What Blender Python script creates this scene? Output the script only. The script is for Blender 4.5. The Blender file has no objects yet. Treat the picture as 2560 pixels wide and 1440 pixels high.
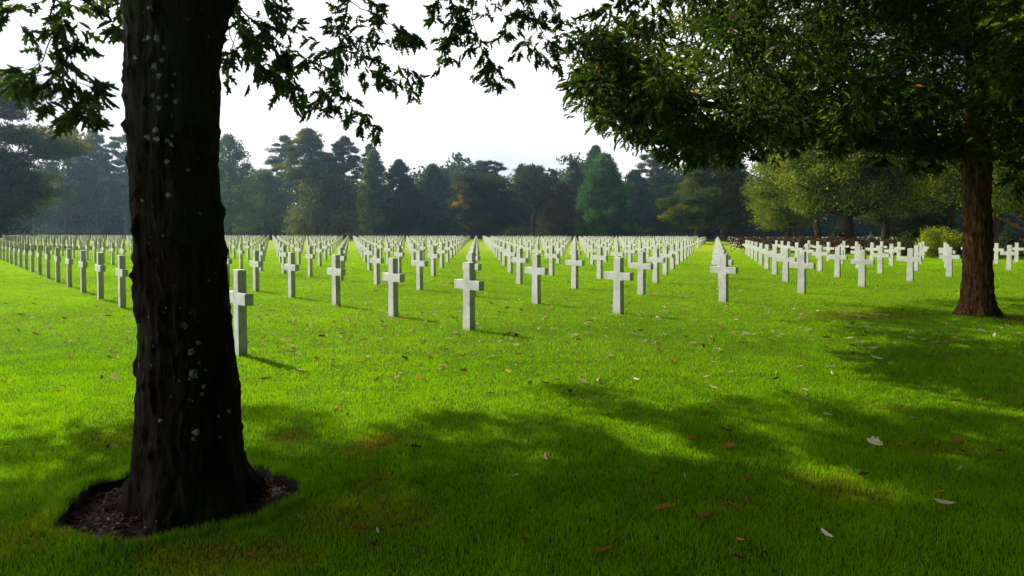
import bpy, bmesh, math, random
import numpy as np
from mathutils import Vector, noise as mnoise
random.seed(7); rng = np.random.default_rng(11)
scene = bpy.context.scene
R = math.radians

# ------------------------------------------------------------------ camera
FPX, W0, H0 = 1700.0, 2560.0, 1440.0
PITCH, HOR, CAMH, ROLL = 1.8, 583.0, 1.5, 0.002
PY = HOR + FPX*math.tan(R(PITCH))
cam_d = bpy.data.cameras.new('camera'); cam = bpy.data.objects.new('camera', cam_d)
scene.collection.objects.link(cam); scene.camera = cam
cam.location = (0, 0, CAMH); cam.rotation_euler = (R(90-PITCH), 0, 0)
cam.rotation_euler.rotate_axis('Z', ROLL)
cam_d.sensor_width = 36; cam_d.lens = FPX/W0*36
cam_d.shift_y = (PY-H0/2)/W0
cam_d.clip_start = 0.05; cam_d.clip_end = 3000

# ------------------------------------------------------------------ light
SUN_EL, SUN_AZ = 41.0, -47.0          # azimuth from the view axis, negative = left
sdir = Vector((math.sin(R(SUN_AZ))*math.cos(R(SUN_EL)), math.cos(R(SUN_AZ))*math.cos(R(SUN_EL)), math.sin(R(SUN_EL))))
sl = bpy.data.lights.new('sun', 'SUN'); so = bpy.data.objects.new('sun', sl); scene.collection.objects.link(so)
sl.energy = 5.0; sl.angle = R(0.6); sl.color = (1.0, 0.91, 0.74)
so.location = sdir*80; so.rotation_euler = sdir.to_track_quat('Z', 'Y').to_euler()

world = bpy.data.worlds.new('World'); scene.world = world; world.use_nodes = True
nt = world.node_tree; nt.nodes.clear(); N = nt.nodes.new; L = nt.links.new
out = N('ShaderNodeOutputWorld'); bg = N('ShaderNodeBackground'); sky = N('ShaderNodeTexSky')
sky.sky_type = 'NISHITA'; sky.sun_disc = False; sky.sun_elevation = R(SUN_EL); sky.sun_rotation = R(SUN_AZ)
sky.air_density = 1.0; sky.dust_density = 2.0
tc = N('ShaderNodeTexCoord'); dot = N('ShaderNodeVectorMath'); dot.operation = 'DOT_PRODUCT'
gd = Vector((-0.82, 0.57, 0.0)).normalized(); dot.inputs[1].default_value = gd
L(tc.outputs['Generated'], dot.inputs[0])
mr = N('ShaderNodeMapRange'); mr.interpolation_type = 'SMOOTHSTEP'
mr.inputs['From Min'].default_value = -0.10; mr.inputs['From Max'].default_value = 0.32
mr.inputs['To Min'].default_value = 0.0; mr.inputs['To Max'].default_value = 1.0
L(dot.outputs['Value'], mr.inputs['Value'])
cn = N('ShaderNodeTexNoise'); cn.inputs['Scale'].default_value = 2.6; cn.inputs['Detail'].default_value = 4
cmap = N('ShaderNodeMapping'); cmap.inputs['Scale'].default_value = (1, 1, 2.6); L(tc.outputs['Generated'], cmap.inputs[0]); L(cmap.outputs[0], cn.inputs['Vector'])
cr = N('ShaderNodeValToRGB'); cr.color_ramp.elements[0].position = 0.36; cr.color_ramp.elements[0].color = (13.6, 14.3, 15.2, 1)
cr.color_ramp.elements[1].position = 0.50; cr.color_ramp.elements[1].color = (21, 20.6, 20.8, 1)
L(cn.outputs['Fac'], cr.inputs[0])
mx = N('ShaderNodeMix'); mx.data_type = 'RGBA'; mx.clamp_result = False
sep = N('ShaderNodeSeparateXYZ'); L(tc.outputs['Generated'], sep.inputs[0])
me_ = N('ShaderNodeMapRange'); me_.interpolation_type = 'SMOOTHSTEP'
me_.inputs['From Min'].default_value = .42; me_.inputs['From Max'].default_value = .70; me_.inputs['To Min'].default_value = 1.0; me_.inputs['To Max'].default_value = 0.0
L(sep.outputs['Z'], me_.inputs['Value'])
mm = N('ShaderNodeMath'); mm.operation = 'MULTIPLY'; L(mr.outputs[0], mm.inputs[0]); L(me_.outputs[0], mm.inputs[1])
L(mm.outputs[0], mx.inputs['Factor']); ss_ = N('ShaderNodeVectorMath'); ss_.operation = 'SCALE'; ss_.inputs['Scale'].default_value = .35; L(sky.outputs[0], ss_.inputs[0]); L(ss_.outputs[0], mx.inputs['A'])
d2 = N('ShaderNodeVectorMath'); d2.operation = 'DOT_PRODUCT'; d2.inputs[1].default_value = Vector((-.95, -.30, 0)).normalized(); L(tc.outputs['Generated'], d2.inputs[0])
m4 = N('ShaderNodeMapRange'); m4.inputs['From Min'].default_value = .45; m4.inputs['From Max'].default_value = .9; m4.inputs['To Min'].default_value = 1.0; m4.inputs['To Max'].default_value = 2.4; L(d2.outputs['Value'], m4.inputs['Value'])  # sky boosted out of frame at left, added to brighten the cross fronts
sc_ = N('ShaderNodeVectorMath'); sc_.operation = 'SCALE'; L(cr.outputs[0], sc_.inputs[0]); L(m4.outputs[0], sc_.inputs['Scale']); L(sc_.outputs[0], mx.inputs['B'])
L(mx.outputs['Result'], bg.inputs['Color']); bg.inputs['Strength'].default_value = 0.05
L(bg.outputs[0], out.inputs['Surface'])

vs = scene.view_settings; vs.view_transform = 'Standard'; vs.look = 'None'; vs.gamma = 1; vs.exposure = 0.50
vs.use_curve_mapping = False
cy = scene.cycles
cy.max_bounces = 6; cy.diffuse_bounces = 3; cy.glossy_bounces = 2; cy.transmission_bounces = 4
cy.transparent_max_bounces = 4; cy.volume_bounces = 0; cy.use_denoising = True
cy.sample_clamp_indirect = 4.0
try: cy.denoising_prefilter = 'ACCURATE'
except Exception: pass

# ------------------------------------------------------------------ helpers
COL = scene.collection
def tag(o, label=None, cat=None, group=None, kind=None):
    if label: o['label'] = label
    if cat: o['category'] = cat
    if group: o['group'] = group
    if kind: o['kind'] = kind
    return o
def empty(name, loc=(0, 0, 0)):
    o = bpy.data.objects.new(name, None); COL.objects.link(o); o.location = loc; o.empty_display_size = .2; return o
_c, _s = math.cos(R(PITCH)), math.sin(R(PITCH))
def ray(u, v):
    x, y = (u-W0/2)/FPX, -(v-PY)/FPX
    cr_, sr_ = math.cos(-ROLL), math.sin(-ROLL)
    x, y = x*cr_+y*sr_, -x*sr_+y*cr_
    return x, y*_s+_c, y*_c-_s         # right, forward, up
def G(u, v, z=0.0):
    x, f, h = ray(u, v); k = (z-CAMH)/h; return Vector((x*k, f*k, z))
def AT(u, v, Y):
    x, f, h = ray(u, v); k = Y/f; return Vector((x*k, Y, CAMH+h*k))
def project(P):
    X, Y, Z = P[:, 0], P[:, 1], P[:, 2]-CAMH
    zc = Y*_c - Z*_s; yc = Z*_c + Y*_s
    zc = np.where(zc < 0.05, 0.05, zc)
    return W0/2+FPX*X/zc, PY-FPX*yc/zc, zc
def rand_rot(n, up_bias=0.0, tilt=None):
    """n rotation matrices; with tilt the local z axis stays within tilt radians of up"""
    if tilt is None:
        q = rng.normal(size=(n, 4)); q /= np.linalg.norm(q, axis=1)[:, None]
        w, x, y, z = q.T
        M = np.stack([1-2*(y*y+z*z), 2*(x*y-z*w), 2*(x*z+y*w), 2*(x*y+z*w), 1-2*(x*x+z*z), 2*(y*z-x*w),
                      2*(x*z-y*w), 2*(y*z+x*w), 1-2*(x*x+y*y)], -1).reshape(n, 3, 3)
        return M
    a = rng.uniform(0, 2*np.pi, n); b = rng.uniform(0, 2*np.pi, n); t = np.abs(rng.normal(0, tilt, n))
    def rz(a):
        c, s = np.cos(a), np.sin(a); o = np.zeros_like(c); i = o+1
        return np.stack([c, -s, o, s, c, o, o, o, i], -1).reshape(-1, 3, 3)
    c, s = np.cos(t), np.sin(t); o = np.zeros_like(c); i = o+1
    rx = np.stack([i, o, o, o, c, -s, o, s, c], -1).reshape(-1, 3, 3)
    return rz(a) @ rx @ rz(b)
def frames(d, roll):
    """rotation matrices whose local y axis is d (n,3) and rolled by roll"""
    d = d/np.linalg.norm(d, axis=1)[:, None]
    up = np.tile([0, 0, 1.0], (len(d), 1)); x = np.cross(d, up); m = np.linalg.norm(x, axis=1) < 1e-3; x[m] = [1, 0, 0]
    x /= np.linalg.norm(x, axis=1)[:, None]; z = np.cross(x, d)
    c, s = np.cos(roll)[:, None], np.sin(roll)[:, None]
    return np.stack([x*c+z*s, d, -x*s+z*c], -1)
def mesh_arrays(name, V, face_sizes, loops, mat, smooth=False, attr=None):
    me = bpy.data.meshes.new(name)
    me.vertices.add(len(V)); me.vertices.foreach_set('co', np.asarray(V, np.float32).ravel())
    me.loops.add(len(loops)); me.loops.foreach_set('vertex_index', np.asarray(loops, np.int32))
    me.polygons.add(len(face_sizes))
    st = np.concatenate([[0], np.cumsum(face_sizes)[:-1]]).astype(np.int32)
    me.polygons.foreach_set('loop_start', st)
    try: me.polygons.foreach_set('loop_total', np.asarray(face_sizes, np.int32))
    except Exception: pass
    me.polygons.foreach_set('use_smooth', np.full(len(face_sizes), smooth))
    if attr is not None:
        for k, a in attr.items():
            at = me.attributes.new(k, 'FLOAT', 'POINT'); at.data.foreach_set('value', np.asarray(a, np.float32))
    me.materials.append(mat); me.update(calc_edges=True); me.validate(verbose=False)
    return me
def stamp(name, tmpl, faces, P, M, S, mat, tint=None, extra=None):
    """one mesh with the template stamped at every P with rotation M and size S"""
    n, m = len(P), len(tmpl)
    V = np.einsum('nij,mj->nmi', M, tmpl)*np.asarray(S)[:, None, None] + P[:, None, :]
    fs = np.tile([len(f) for f in faces], n)
    lp = (np.concatenate([np.array(f) for f in faces])[None, :] + (np.arange(n)*m)[:, None]).ravel()
    if tint is None: tint = rng.uniform(0, 1, n)
    at = {'tint': np.repeat(tint, m)}
    if extra:
        for k, a in extra.items(): at[k] = np.repeat(a, m)
    return mesh_arrays(name, V.reshape(-1, 3), fs, lp, mat, False, at)
def link(name, me, parent=None, loc=None):
    o = bpy.data.objects.new(name, me); COL.objects.link(o)
    if parent is not None: o.parent = parent
    if loc is not None: o.location = loc
    return o
class Tubes:
    def __init__(s): s.V = []; s.F = []; s.n = 0
    def add(s, pts, rad, sides=8, jitter=0.0, cap=True):
        pts = [Vector(p) for p in pts]; k = len(pts); ref = Vector((0.3, 0.9, 0.1)).normalized(); base = s.n
        for i, p in enumerate(pts):
            t = (pts[min(i+1, k-1)]-pts[max(i-1, 0)]).normalized()
            x = t.cross(ref)
            if x.length < .05: x = t.cross(Vector((1, 0, 0)))
            x.normalize(); y = t.cross(x)
            for j in range(sides):
                a = 2*math.pi*j/sides; r = rad[i]*(1+random.uniform(-jitter, jitter))
                s.V.append(p+x*math.cos(a)*r+y*math.sin(a)*r)
        for i in range(k-1):
            for j in range(sides):
                a = base+i*sides+j; b = base+i*sides+(j+1) % sides
                s.F.append((a, b, b+sides, a+sides))
        if cap:
            s.F.append(tuple(base+j for j in range(sides))[::-1]); s.F.append(tuple(base+(k-1)*sides+j for j in range(sides)))
        s.n += k*sides
    def mesh(s, name, mat):
        me = bpy.data.meshes.new(name); me.from_pydata([tuple(v) for v in s.V], [], s.F); me.materials.append(mat)
        me.polygons.foreach_set('use_smooth', [True]*len(me.polygons)); return me
def smooth_path(pts, n=24, wob=0.0, rad=None):
    P = [Vector(p) for p in pts]; out_ = []; rr = []
    k = len(P)-1
    for i in range(n+1):
        t = i/n*k; j = min(int(t), k-1); f = t-j
        p0, p1, p2, p3 = P[max(j-1, 0)], P[j], P[j+1], P[min(j+2, k)]
        q = 0.5*((2*p1)+(p2-p0)*f+(2*p0-5*p1+4*p2-p3)*f*f+(3*p1-p0-3*p2+p3)*f**3)
        if wob and 0 < i < n: q = q+Vector((random.gauss(0, wob), random.gauss(0, wob), random.gauss(0, wob)))
        out_.append(q)
        if rad: rr.append(rad[j]*(1-f)+rad[j+1]*f)
    return (out_, rr) if rad else out_
_g = rng.uniform(0, 1, (64, 64))
def vnoise(x, y, s):
    x = np.asarray(x)/s; y = np.asarray(y)/s; xi = np.floor(x).astype(int); yi = np.floor(y).astype(int)
    fx = x-xi; fy = y-yi; fx = fx*fx*(3-2*fx); fy = fy*fy*(3-2*fy)
    g = lambda a, b: _g[a % 64, b % 64]
    return (g(xi, yi)*(1-fx)+g(xi+1, yi)*fx)*(1-fy)+(g(xi, yi+1)*(1-fx)+g(xi+1, yi+1)*fx)*fy

# ------------------------------------------------------------------ materials
def mat_new(name):
    m = bpy.data.materials.new(name); m.use_nodes = True; n = m.node_tree; n.nodes.clear()
    return m, n, n.nodes.new, n.links.new
def leaf_mat(name, cols, trans=0.45, tcol=1.6, rough=0.5, gloss=0.04, noise_scale=0.0):
    """cols: list of (pos,(r,g,b)) along the per-leaf tint"""
    m, n, N, L = mat_new(name)
    at = N('ShaderNodeAttribute'); at.attribute_name = 'tint'
    cr = N('ShaderNodeValToRGB'); e = cr.color_ramp.elements
    while len(e) < len(cols): e.new(0.5)
    for i, (p, c) in enumerate(cols): e[i].position = p; e[i].color = (*c, 1)
    L(at.outputs['Fac'], cr.inputs[0])
    dif = N('ShaderNodeBsdfDiffuse'); tr = N('ShaderNodeBsdfTranslucent'); gl = N('ShaderNodeBsdfGlossy'); gl.inputs['Roughness'].default_value = rough
    L(cr.outputs[0], dif.inputs['Color'])
    vm = N('ShaderNodeVectorMath'); vm.operation = 'MULTIPLY'; vm.inputs[1].default_value = (tcol*1.15, tcol, tcol*.5); L(cr.outputs[0], vm.inputs[0]); L(vm.outputs[0], tr.inputs['Color'])
    ms = N('ShaderNodeMixShader'); ms.inputs[0].default_value = trans; L(dif.outputs[0], ms.inputs[1]); L(tr.outputs[0], ms.inputs[2])
    m2 = N('ShaderNodeMixShader'); m2.inputs[0].default_value = gloss; L(ms.outputs[0], m2.inputs[1]); L(gl.outputs[0], m2.inputs[2])
    o = N('ShaderNodeOutputMaterial'); L(m2.outputs[0], o.inputs['Surface']); return m
def bark_mat(name, c1, c2, scale=6.0, lichen=0.0, bump=0.6, moss=None):
    m, n, N, L = mat_new(name)
    tc = N('ShaderNodeTexCoord'); mp = N('ShaderNodeMapping'); mp.inputs['Scale'].default_value = (scale*2, scale*2, scale*.5)
    L(tc.outputs['Object'], mp.inputs[0])
    no = N('ShaderNodeTexNoise'); no.inputs['Scale'].default_value = 1.5; no.inputs['Detail'].default_value = 8; no.inputs['Roughness'].default_value = .7; L(mp.outputs[0], no.inputs['Vector'])
    cr = N('ShaderNodeValToRGB'); cr.color_ramp.elements[0].position = .35; cr.color_ramp.elements[0].color = (*c1, 1); cr.color_ramp.elements[1].position = .7; cr.color_ramp.elements[1].color = (*c2, 1)
    L(no.outputs['Fac'], cr.inputs[0]); col = cr.outputs[0]
    def over(col, sc, th, c, w=.03, det=3):
        n2 = N('ShaderNodeTexNoise'); n2.inputs['Scale'].default_value = sc; n2.inputs['Detail'].default_value = det; L(tc.outputs['Object'], n2.inputs['Vector'])
        mr = N('ShaderNodeMapRange'); mr.inputs['From Min'].default_value = th; mr.inputs['From Max'].default_value = th+w; L(n2.outputs['Fac'], mr.inputs['Value'])
        mx = N('ShaderNodeMix'); mx.data_type = 'RGBA'; L(mr.outputs[0], mx.inputs['Factor']); L(col, mx.inputs['A']); mx.inputs['B'].default_value = (*c, 1); return mx.outputs['Result']
    if moss: col = over(col, 2.2, .52, moss, .15, 6)
    if lichen: col = over(col, 24, lichen, (.20, .23, .17)); col = over(col, 60, lichen+.02, (.24, .22, .13))
    b = N('ShaderNodeBsdfPrincipled'); b.inputs['Roughness'].default_value = .95; L(col, b.inputs['Base Color'])
    b.inputs['Specular IOR Level'].default_value = .1
    bp = N('ShaderNodeBump'); bp.inputs['Strength'].default_value = bump; bp.inputs['Distance'].default_value = .03; L(no.outputs['Fac'], bp.inputs['Height']); L(bp.outputs[0], b.inputs['Normal'])
    o = N('ShaderNodeOutputMaterial'); L(b.outputs[0], o.inputs['Surface']); return m

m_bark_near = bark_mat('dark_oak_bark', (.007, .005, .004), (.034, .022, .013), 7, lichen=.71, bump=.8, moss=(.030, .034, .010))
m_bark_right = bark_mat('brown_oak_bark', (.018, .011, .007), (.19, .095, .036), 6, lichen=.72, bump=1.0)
m_bark_pink = bark_mat('pinkish_pine_bark', (.028, .018, .014), (.095, .06, .045), 3, bump=.5)
m_bark_far = bark_mat('grey_bark', (.05, .04, .035), (.14, .11, .09), 2, bump=.3)
m_bark_dark = bark_mat('dark_bark', (.025, .018, .014), (.08, .055, .04), 3, bump=.5)

OAK = [(0, (.008, .024, .003)), (.6, (.030, .070, .006)), (.97, (.13, .19, .012)), (1, (.28, .12, .02))]
m_oak = leaf_mat('oak_leaf_green', OAK, .46, 2.4, .4, .018)
m_oak_near = leaf_mat('oak_leaf_dark', [(0, (.018, .045, .006)), (.8, (.035, .085, .010)), (1, (.10, .14, .02))], .46, 2.6, .4, .018)
m_mid = leaf_mat('broadleaf_green', [(0, (.007, .022, .003)), (.5, (.048, .088, .006)), (1, (.26, .29, .015))], .48, 2.2, .4, .008)  # wide tint spread paints sunlit clumps over shaded ones
m_yel = leaf_mat('yellow_green_leaf', [(0, (.018, .045, .004)), (.5, (.09, .14, .008)), (1, (.22, .26, .012))], .42, 1.7, .5, .008)
m_pine = leaf_mat('pine_needles', [(0, (.014, .040, .014)), (.6, (.050, .095, .024)), (1, (.14, .19, .03))], .38, 1.8, .5, .008)
m_pine_b = leaf_mat('olive_pine_needles', [(0, (.020, .042, .008)), (.6, (.080, .12, .016)), (1, (.24, .23, .025))], .42, 1.9, .5, .008)
m_pine_g = leaf_mat('lit_pine_needles', [(0, (.012, .038, .003)), (.6, (.055, .10, .006)), (1, (.26, .22, .012))], .42, 2.1, .5, .008)  # sunlight on the needles put into the brighter tints
m_cedar = leaf_mat('brownish_cedar_foliage', [(0, (.018, .034, .010)), (.7, (.048, .062, .015)), (1, (.11, .095, .022))], .35, 1.7, .5, .008)
m_bluegreen = leaf_mat('dark_broadleaf', [(0, (.010, .034, .014)), (.6, (.032, .080, .022)), (1, (.09, .16, .03))], .33, 1.6, .5, .008)
m_autumn = leaf_mat('golden_autumn_leaf', [(0, (.20, .14, .01)), (.6, (.38, .26, .015)), (1, (.5, .34, .02))], .45, 1.4, .5, .008)
m_brownish = leaf_mat('turning_leaf', [(0, (.028, .040, .010)), (.6, (.065, .075, .015)), (1, (.20, .14, .02))], .35, 1.5, .5, .008)
m_lightg = leaf_mat('light_green_leaf', [(0, (.040, .085, .012)), (.6, (.085, .15, .018)), (1, (.15, .22, .03))], .4, 1.6, .5, .008)
m_cone = leaf_mat('fresh_green_leaf', [(0, (.010, .048, .006)), (.6, (.036, .13, .010)), (1, (.12, .26, .02))], .4, 1.8, .5, .008)
m_bush = leaf_mat('bright_bush_leaf', [(0, (.05, .10, .006)), (1, (.30, .38, .015))], .45, 1.8, .5, .008)
m_heather = leaf_mat('rusty_shrub_foliage', [(0, (.018, .010, .006)), (.6, (.045, .026, .011)), (1, (.14, .07, .03))], .3, 1.4, .6, .02)
m_hedge = leaf_mat('dark_hedge_foliage', [(0, (.010, .022, .006)), (1, (.03, .055, .012))], .2, 1.3, .5, .02)
m_flower = leaf_mat('white_blossom', [(0, (.6, .6, .45)), (1, (.8, .8, .68))], .2, 1.0, .5, .02)

def marble():
    m, n, N, L = mat_new('white_marble')
    tc = N('ShaderNodeTexCoord'); oi = N('ShaderNodeObjectInfo')
    ad = N('ShaderNodeVectorMath'); ad.operation = 'ADD'; L(tc.outputs['Object'], ad.inputs[0]); L(oi.outputs['Location'], ad.inputs[1])
    no = N('ShaderNodeTexNoise'); no.inputs['Scale'].default_value = 3.2; no.inputs['Detail'].default_value = 5; no.inputs['Distortion'].default_value = 1.5; L(ad.outputs[0], no.inputs['Vector'])
    cr = N('ShaderNodeValToRGB'); e = cr.color_ramp.elements; e[0].position = .30; e[0].color = (.56, .57, .52, 1); e[1].position = .62; e[1].color = (.77, .76, .72, 1)
    L(no.outputs['Fac'], cr.inputs[0])
    sx = N('ShaderNodeSeparateXYZ'); L(tc.outputs['Object'], sx.inputs[0])
    n2 = N('ShaderNodeTexNoise'); n2.inputs['Scale'].default_value = 9; n2.inputs['Detail'].default_value = 4; L(ad.outputs[0], n2.inputs['Vector'])
    ma = N('ShaderNodeMath'); ma.operation = 'MULTIPLY_ADD'; L(n2.outputs['Fac'], ma.inputs[0]); ma.inputs[1].default_value = .22; L(sx.outputs['Z'], ma.inputs[2])
    mr = N('ShaderNodeMapRange'); mr.inputs['From Min'].default_value = .10; mr.inputs['From Max'].default_value = .21; mr.inputs['To Min'].default_value = .38; mr.inputs['To Max'].default_value = 0; L(ma.outputs[0], mr.inputs['Value'])
    mx = N('ShaderNodeMix'); mx.data_type = 'RGBA'; L(mr.outputs[0], mx.inputs['Factor']); L(cr.outputs[0], mx.inputs['A']); mx.inputs['B'].default_value = (.34, .30, .20, 1)
    b = N('ShaderNodeBsdfPrincipled'); b.inputs['Roughness'].default_value = .45; L(mx.outputs['Result'], b.inputs['Base Color'])
    o = N('ShaderNodeOutputMaterial'); L(b.outputs[0], o.inputs['Surface']); return m
m_marble = marble()

# ------------------------------------------------------------------ lawn, soil
SOILC = (-1.87, 3.80)
def soil_r(a):      # outline of the bare ring round the near trunk (a from +x)
    p, q = 0.615, 0.52
    r = 1/math.sqrt((math.cos(a)/p)**2+(math.sin(a)/q)**2)
    return r*(1+.05*math.sin(3*a+1)+.03*math.sin(7*a)+.022*math.sin(13*a+2)+.015*math.sin(23*a))
def lawn_mat():
    m, n, N, L = mat_new('lawn_turf')
    ge = N('ShaderNodeNewGeometry')
    def noi(sc, det=4): 
        t = N('ShaderNodeTexNoise'); t.inputs['Scale'].default_value = sc; t.inputs['Detail'].default_value = det; t.inputs['Roughness'].default_value = .65; L(ge.outputs['Position'], t.inputs['Vector']); return t
    a = noi(.35, 5); b2 = noi(7, 6); c = noi(60, 4)
    cr = N('ShaderNodeValToRGB'); e = cr.color_ramp.elements
    e[0].position = .30; e[0].color = (.20, .34, .002, 1); e[1].position = .70; e[1].color = (.39, .50, .003, 1)
    md = N('ShaderNodeMix'); md.data_type = 'FLOAT'; md.inputs['Factor'].default_value = .45; L(a.outputs['Fac'], md.inputs['A']); L(b2.outputs['Fac'], md.inputs['B'])
    m3 = N('ShaderNodeMix'); m3.data_type = 'FLOAT'; m3.inputs['Factor'].default_value = .35; L(md.outputs['Result'], m3.inputs['A']); L(c.outputs['Fac'], m3.inputs['B'])
    L(m3.outputs['Result'], cr.inputs[0])
    # under-turf darkened near the camera: shade between the blades put into its colour
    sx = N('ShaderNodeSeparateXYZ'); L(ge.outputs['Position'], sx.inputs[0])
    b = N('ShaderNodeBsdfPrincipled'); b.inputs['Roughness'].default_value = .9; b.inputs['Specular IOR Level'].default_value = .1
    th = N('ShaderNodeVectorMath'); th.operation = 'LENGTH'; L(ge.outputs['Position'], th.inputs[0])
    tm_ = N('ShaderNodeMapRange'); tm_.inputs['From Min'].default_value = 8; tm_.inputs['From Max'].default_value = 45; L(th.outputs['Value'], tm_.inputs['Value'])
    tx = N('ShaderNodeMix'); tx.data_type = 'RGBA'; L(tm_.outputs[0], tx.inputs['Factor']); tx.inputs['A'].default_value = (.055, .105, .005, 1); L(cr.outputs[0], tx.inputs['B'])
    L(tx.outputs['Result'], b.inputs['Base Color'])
    bp = N('ShaderNodeBump'); bp.inputs['Strength'].default_value = .9; bp.inputs['Distance'].default_value = .05
    L(c.outputs['Fac'], bp.inputs['Height']); L(bp.outputs[0], b.inputs['Normal'])
    o = N('ShaderNodeOutputMaterial'); L(b.outputs[0], o.inputs['Surface']); return m
m_lawn = lawn_mat()
def soil_mat():
    m, n, N, L = mat_new('bare_soil')
    tc = N('ShaderNodeTexCoord'); t = N('ShaderNodeTexNoise'); t.inputs['Scale'].default_value = 14; t.inputs['Detail'].default_value = 8; t.inputs['Roughness'].default_value = .7; L(tc.outputs['Object'], t.inputs['Vector'])
    cr = N('ShaderNodeValToRGB'); e = cr.color_ramp.elements; e[0].position = .35; e[0].color = (.018, .008, .005, 1); e[1].position = .75; e[1].color = (.11, .045, .028, 1); L(t.outputs['Fac'], cr.inputs[0])
    b = N('ShaderNodeBsdfPrincipled'); b.inputs['Roughness'].default_value = .9; L(cr.outputs[0], b.inputs['Base Color'])
    bp = N('ShaderNodeBump'); bp.inputs['Strength'].default_value = .9; bp.inputs['Distance'].default_value = .03; L(t.outputs['Fac'], bp.inputs['Height']); L(bp.outputs[0], b.inputs['Normal'])
    o = N('ShaderNodeOutputMaterial'); L(b.outputs[0], o.inputs['Surface']); return m
m_soil = soil_mat()
def build_ground():
    NA = 120; rings = [1.0, 1.15, 1.5, 2.2, 4, 8, 20, 60, 180, 900]
    V = []; F = []
    for k, s in enumerate([1.0]+rings):
        for j in range(NA):
            a = 2*math.pi*j/NA; r = soil_r(a)
            rr = r*s if s < 4 else s*1.2
            V.append((SOILC[0]+math.cos(a)*rr, SOILC[1]+math.sin(a)*rr, -0.09 if k == 0 else 0.0))
    for k in range(len(rings)):
        for j in range(NA):
            a, b = k*NA+j, k*NA+(j+1) % NA; F.append((a, a+NA, b+NA, b) if False else (a, b, b+NA, a+NA)[::-1])
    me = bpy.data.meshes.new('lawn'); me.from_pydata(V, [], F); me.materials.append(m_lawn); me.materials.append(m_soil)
    for i in range(NA): me.polygons[i].material_index = 1
    me.update(); tag(link('lawn', me), kind='structure')
    V = [(SOILC[0], SOILC[1], -.02)]; F = []; K = 26
    for k in range(1, K+1):
        for j in range(NA):
            a = 2*math.pi*j/NA; r = soil_r(a)*k/K*1.01
            x, y = SOILC[0]+math.cos(a)*r, SOILC[1]+math.sin(a)*r
            h = .0-.07*(k/K)**2+.012*mnoise.noise(Vector((x*40, y*70, 9)))+.03*(mnoise.noise(Vector((x*7, y*13, 0)))+.5*mnoise.noise(Vector((x*22, y*40, 3))))
            V.append((x, y, h))
    for j in range(NA): F.append((0, 1+j, 1+(j+1) % NA))
    for k in range(K-1):
        for j in range(NA):
            a, b = 1+k*NA+j, 1+k*NA+(j+1) % NA; F.append((a, a+NA, b+NA, b))
    me = bpy.data.meshes.new('soil'); me.from_pydata(V, [], F); me.materials.append(m_soil)
    me.polygons.foreach_set('use_smooth', [True]*len(me.polygons)); me.update()
    tag(link('soil', me), kind='structure')
build_ground()
def mulch():
    n = 2600; a = rng.uniform(0, 2*np.pi, n); q = rng.uniform(.35, 1, n)**.6; r = np.array([soil_r(t) for t in a])*q*.97
    P = np.stack([SOILC[0]+np.cos(a)*r, SOILC[1]+np.sin(a)*r, -.07*q*q+.012+rng.uniform(-.008, .02, n)], 1)
    tm = np.array([(-.5, -.12, 0), (.5, -.10, .05), (.45, .12, .12), (-.45, .10, .1)])
    me = stamp('mulch', tm, [(0, 1, 2, 3)], P, rand_rot(n, tilt=.45), rng.uniform(.012, .045, n), leaf_mat('bark_mulch', [(0, (.03, .012, .007)), (.7, (.12, .05, .028)), (1, (.30, .16, .10))], .05, 1, .6, .02))
    tag(link('mulch', me), 'reddish-brown bark mulch chips strewn on the bare soil ring', 'mulch', None, 'stuff')
mulch()

# ------------------------------------------------------------------ crosses
AX, AY = -2.2082*1.5, 5.5084*1.5
GA, GK = .8779, -.0127
av = (2.2967*1.5*math.sin(GA), 2.2967*1.5*math.cos(GA))
bv = (-1.5123*1.5*math.cos(GA+GK), 1.5123*1.5*math.sin(GA+GK))
ROT = math.atan2(bv[1], bv[0])
def cross_outline(fil):
    wt, wb, wm = .080, .094, .083; top, at, ab, L_ = 1.05, .775, .633, .315; bot = -.10; f = .034
    h = []                                     # right half, from the bottom up
    h.append((wb+.001, bot)); 
    def corner(cx, cz, a0, a1, k=4):
        return [(cx+f*math.cos(R(a0+(a1-a0)*i/k)), cz+f*math.sin(R(a0+(a1-a0)*i/k))) for i in range(k+1)]
    if fil: h += corner(wm+f, ab-f, 180, 90)
    else: h.append((wm, ab))
    h += [(L_, ab), (L_, at)]
    if fil: h += corner(wt+f, at+f, 270, 180)
    else: h.append((wt, at))
    h.append((wt, top))
    return h+[(-x, z) for x, z in h[::-1]]
def marker_mesh(name, outline, T, bev):
    bm = bmesh.new(); vs_ = [bm.verts.new((x, -T/2, z)) for x, z in outline]; f = bm.faces.new(vs_)
    r = bmesh.ops.extrude_face_region(bm, geom=[f])
    bmesh.ops.translate(bm, vec=(0, T, 0), verts=[g for g in r['geom'] if isinstance(g, bmesh.types.BMVert)])
    bmesh.ops.recalc_face_normals(bm, faces=bm.faces)
    if bev:
        ed = [e for e in bm.edges if e.calc_face_angle(0) > R(30)]
        bmesh.ops.bevel(bm, geom=ed, offset=bev, segments=2, affect='EDGES', profile=.6)
    me = bpy.data.meshes.new(name); bm.to_mesh(me); bm.free(); me.materials.append(m_marble)
    return me
me_cross = marker_mesh('cross', cross_outline(True), .105, .006)
ordn = lambda i: {1: 'first', 2: 'second', 3: 'third', 4: 'fourth', 5: 'fifth', 6: 'sixth', 7: 'seventh', 8: 'eighth', 9: 'ninth', 10: 'tenth', 11: 'eleventh', 12: 'twelfth'}.get(i, '%d%s' % (i, {1: 'st', 2: 'nd', 3: 'rd'}.get(i % 10 if i % 100 not in (11, 12, 13) else 0, 'th')))
star_uv = G(2103, 662.7); starxy = (star_uv.x, star_uv.y)
cells = []
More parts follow.
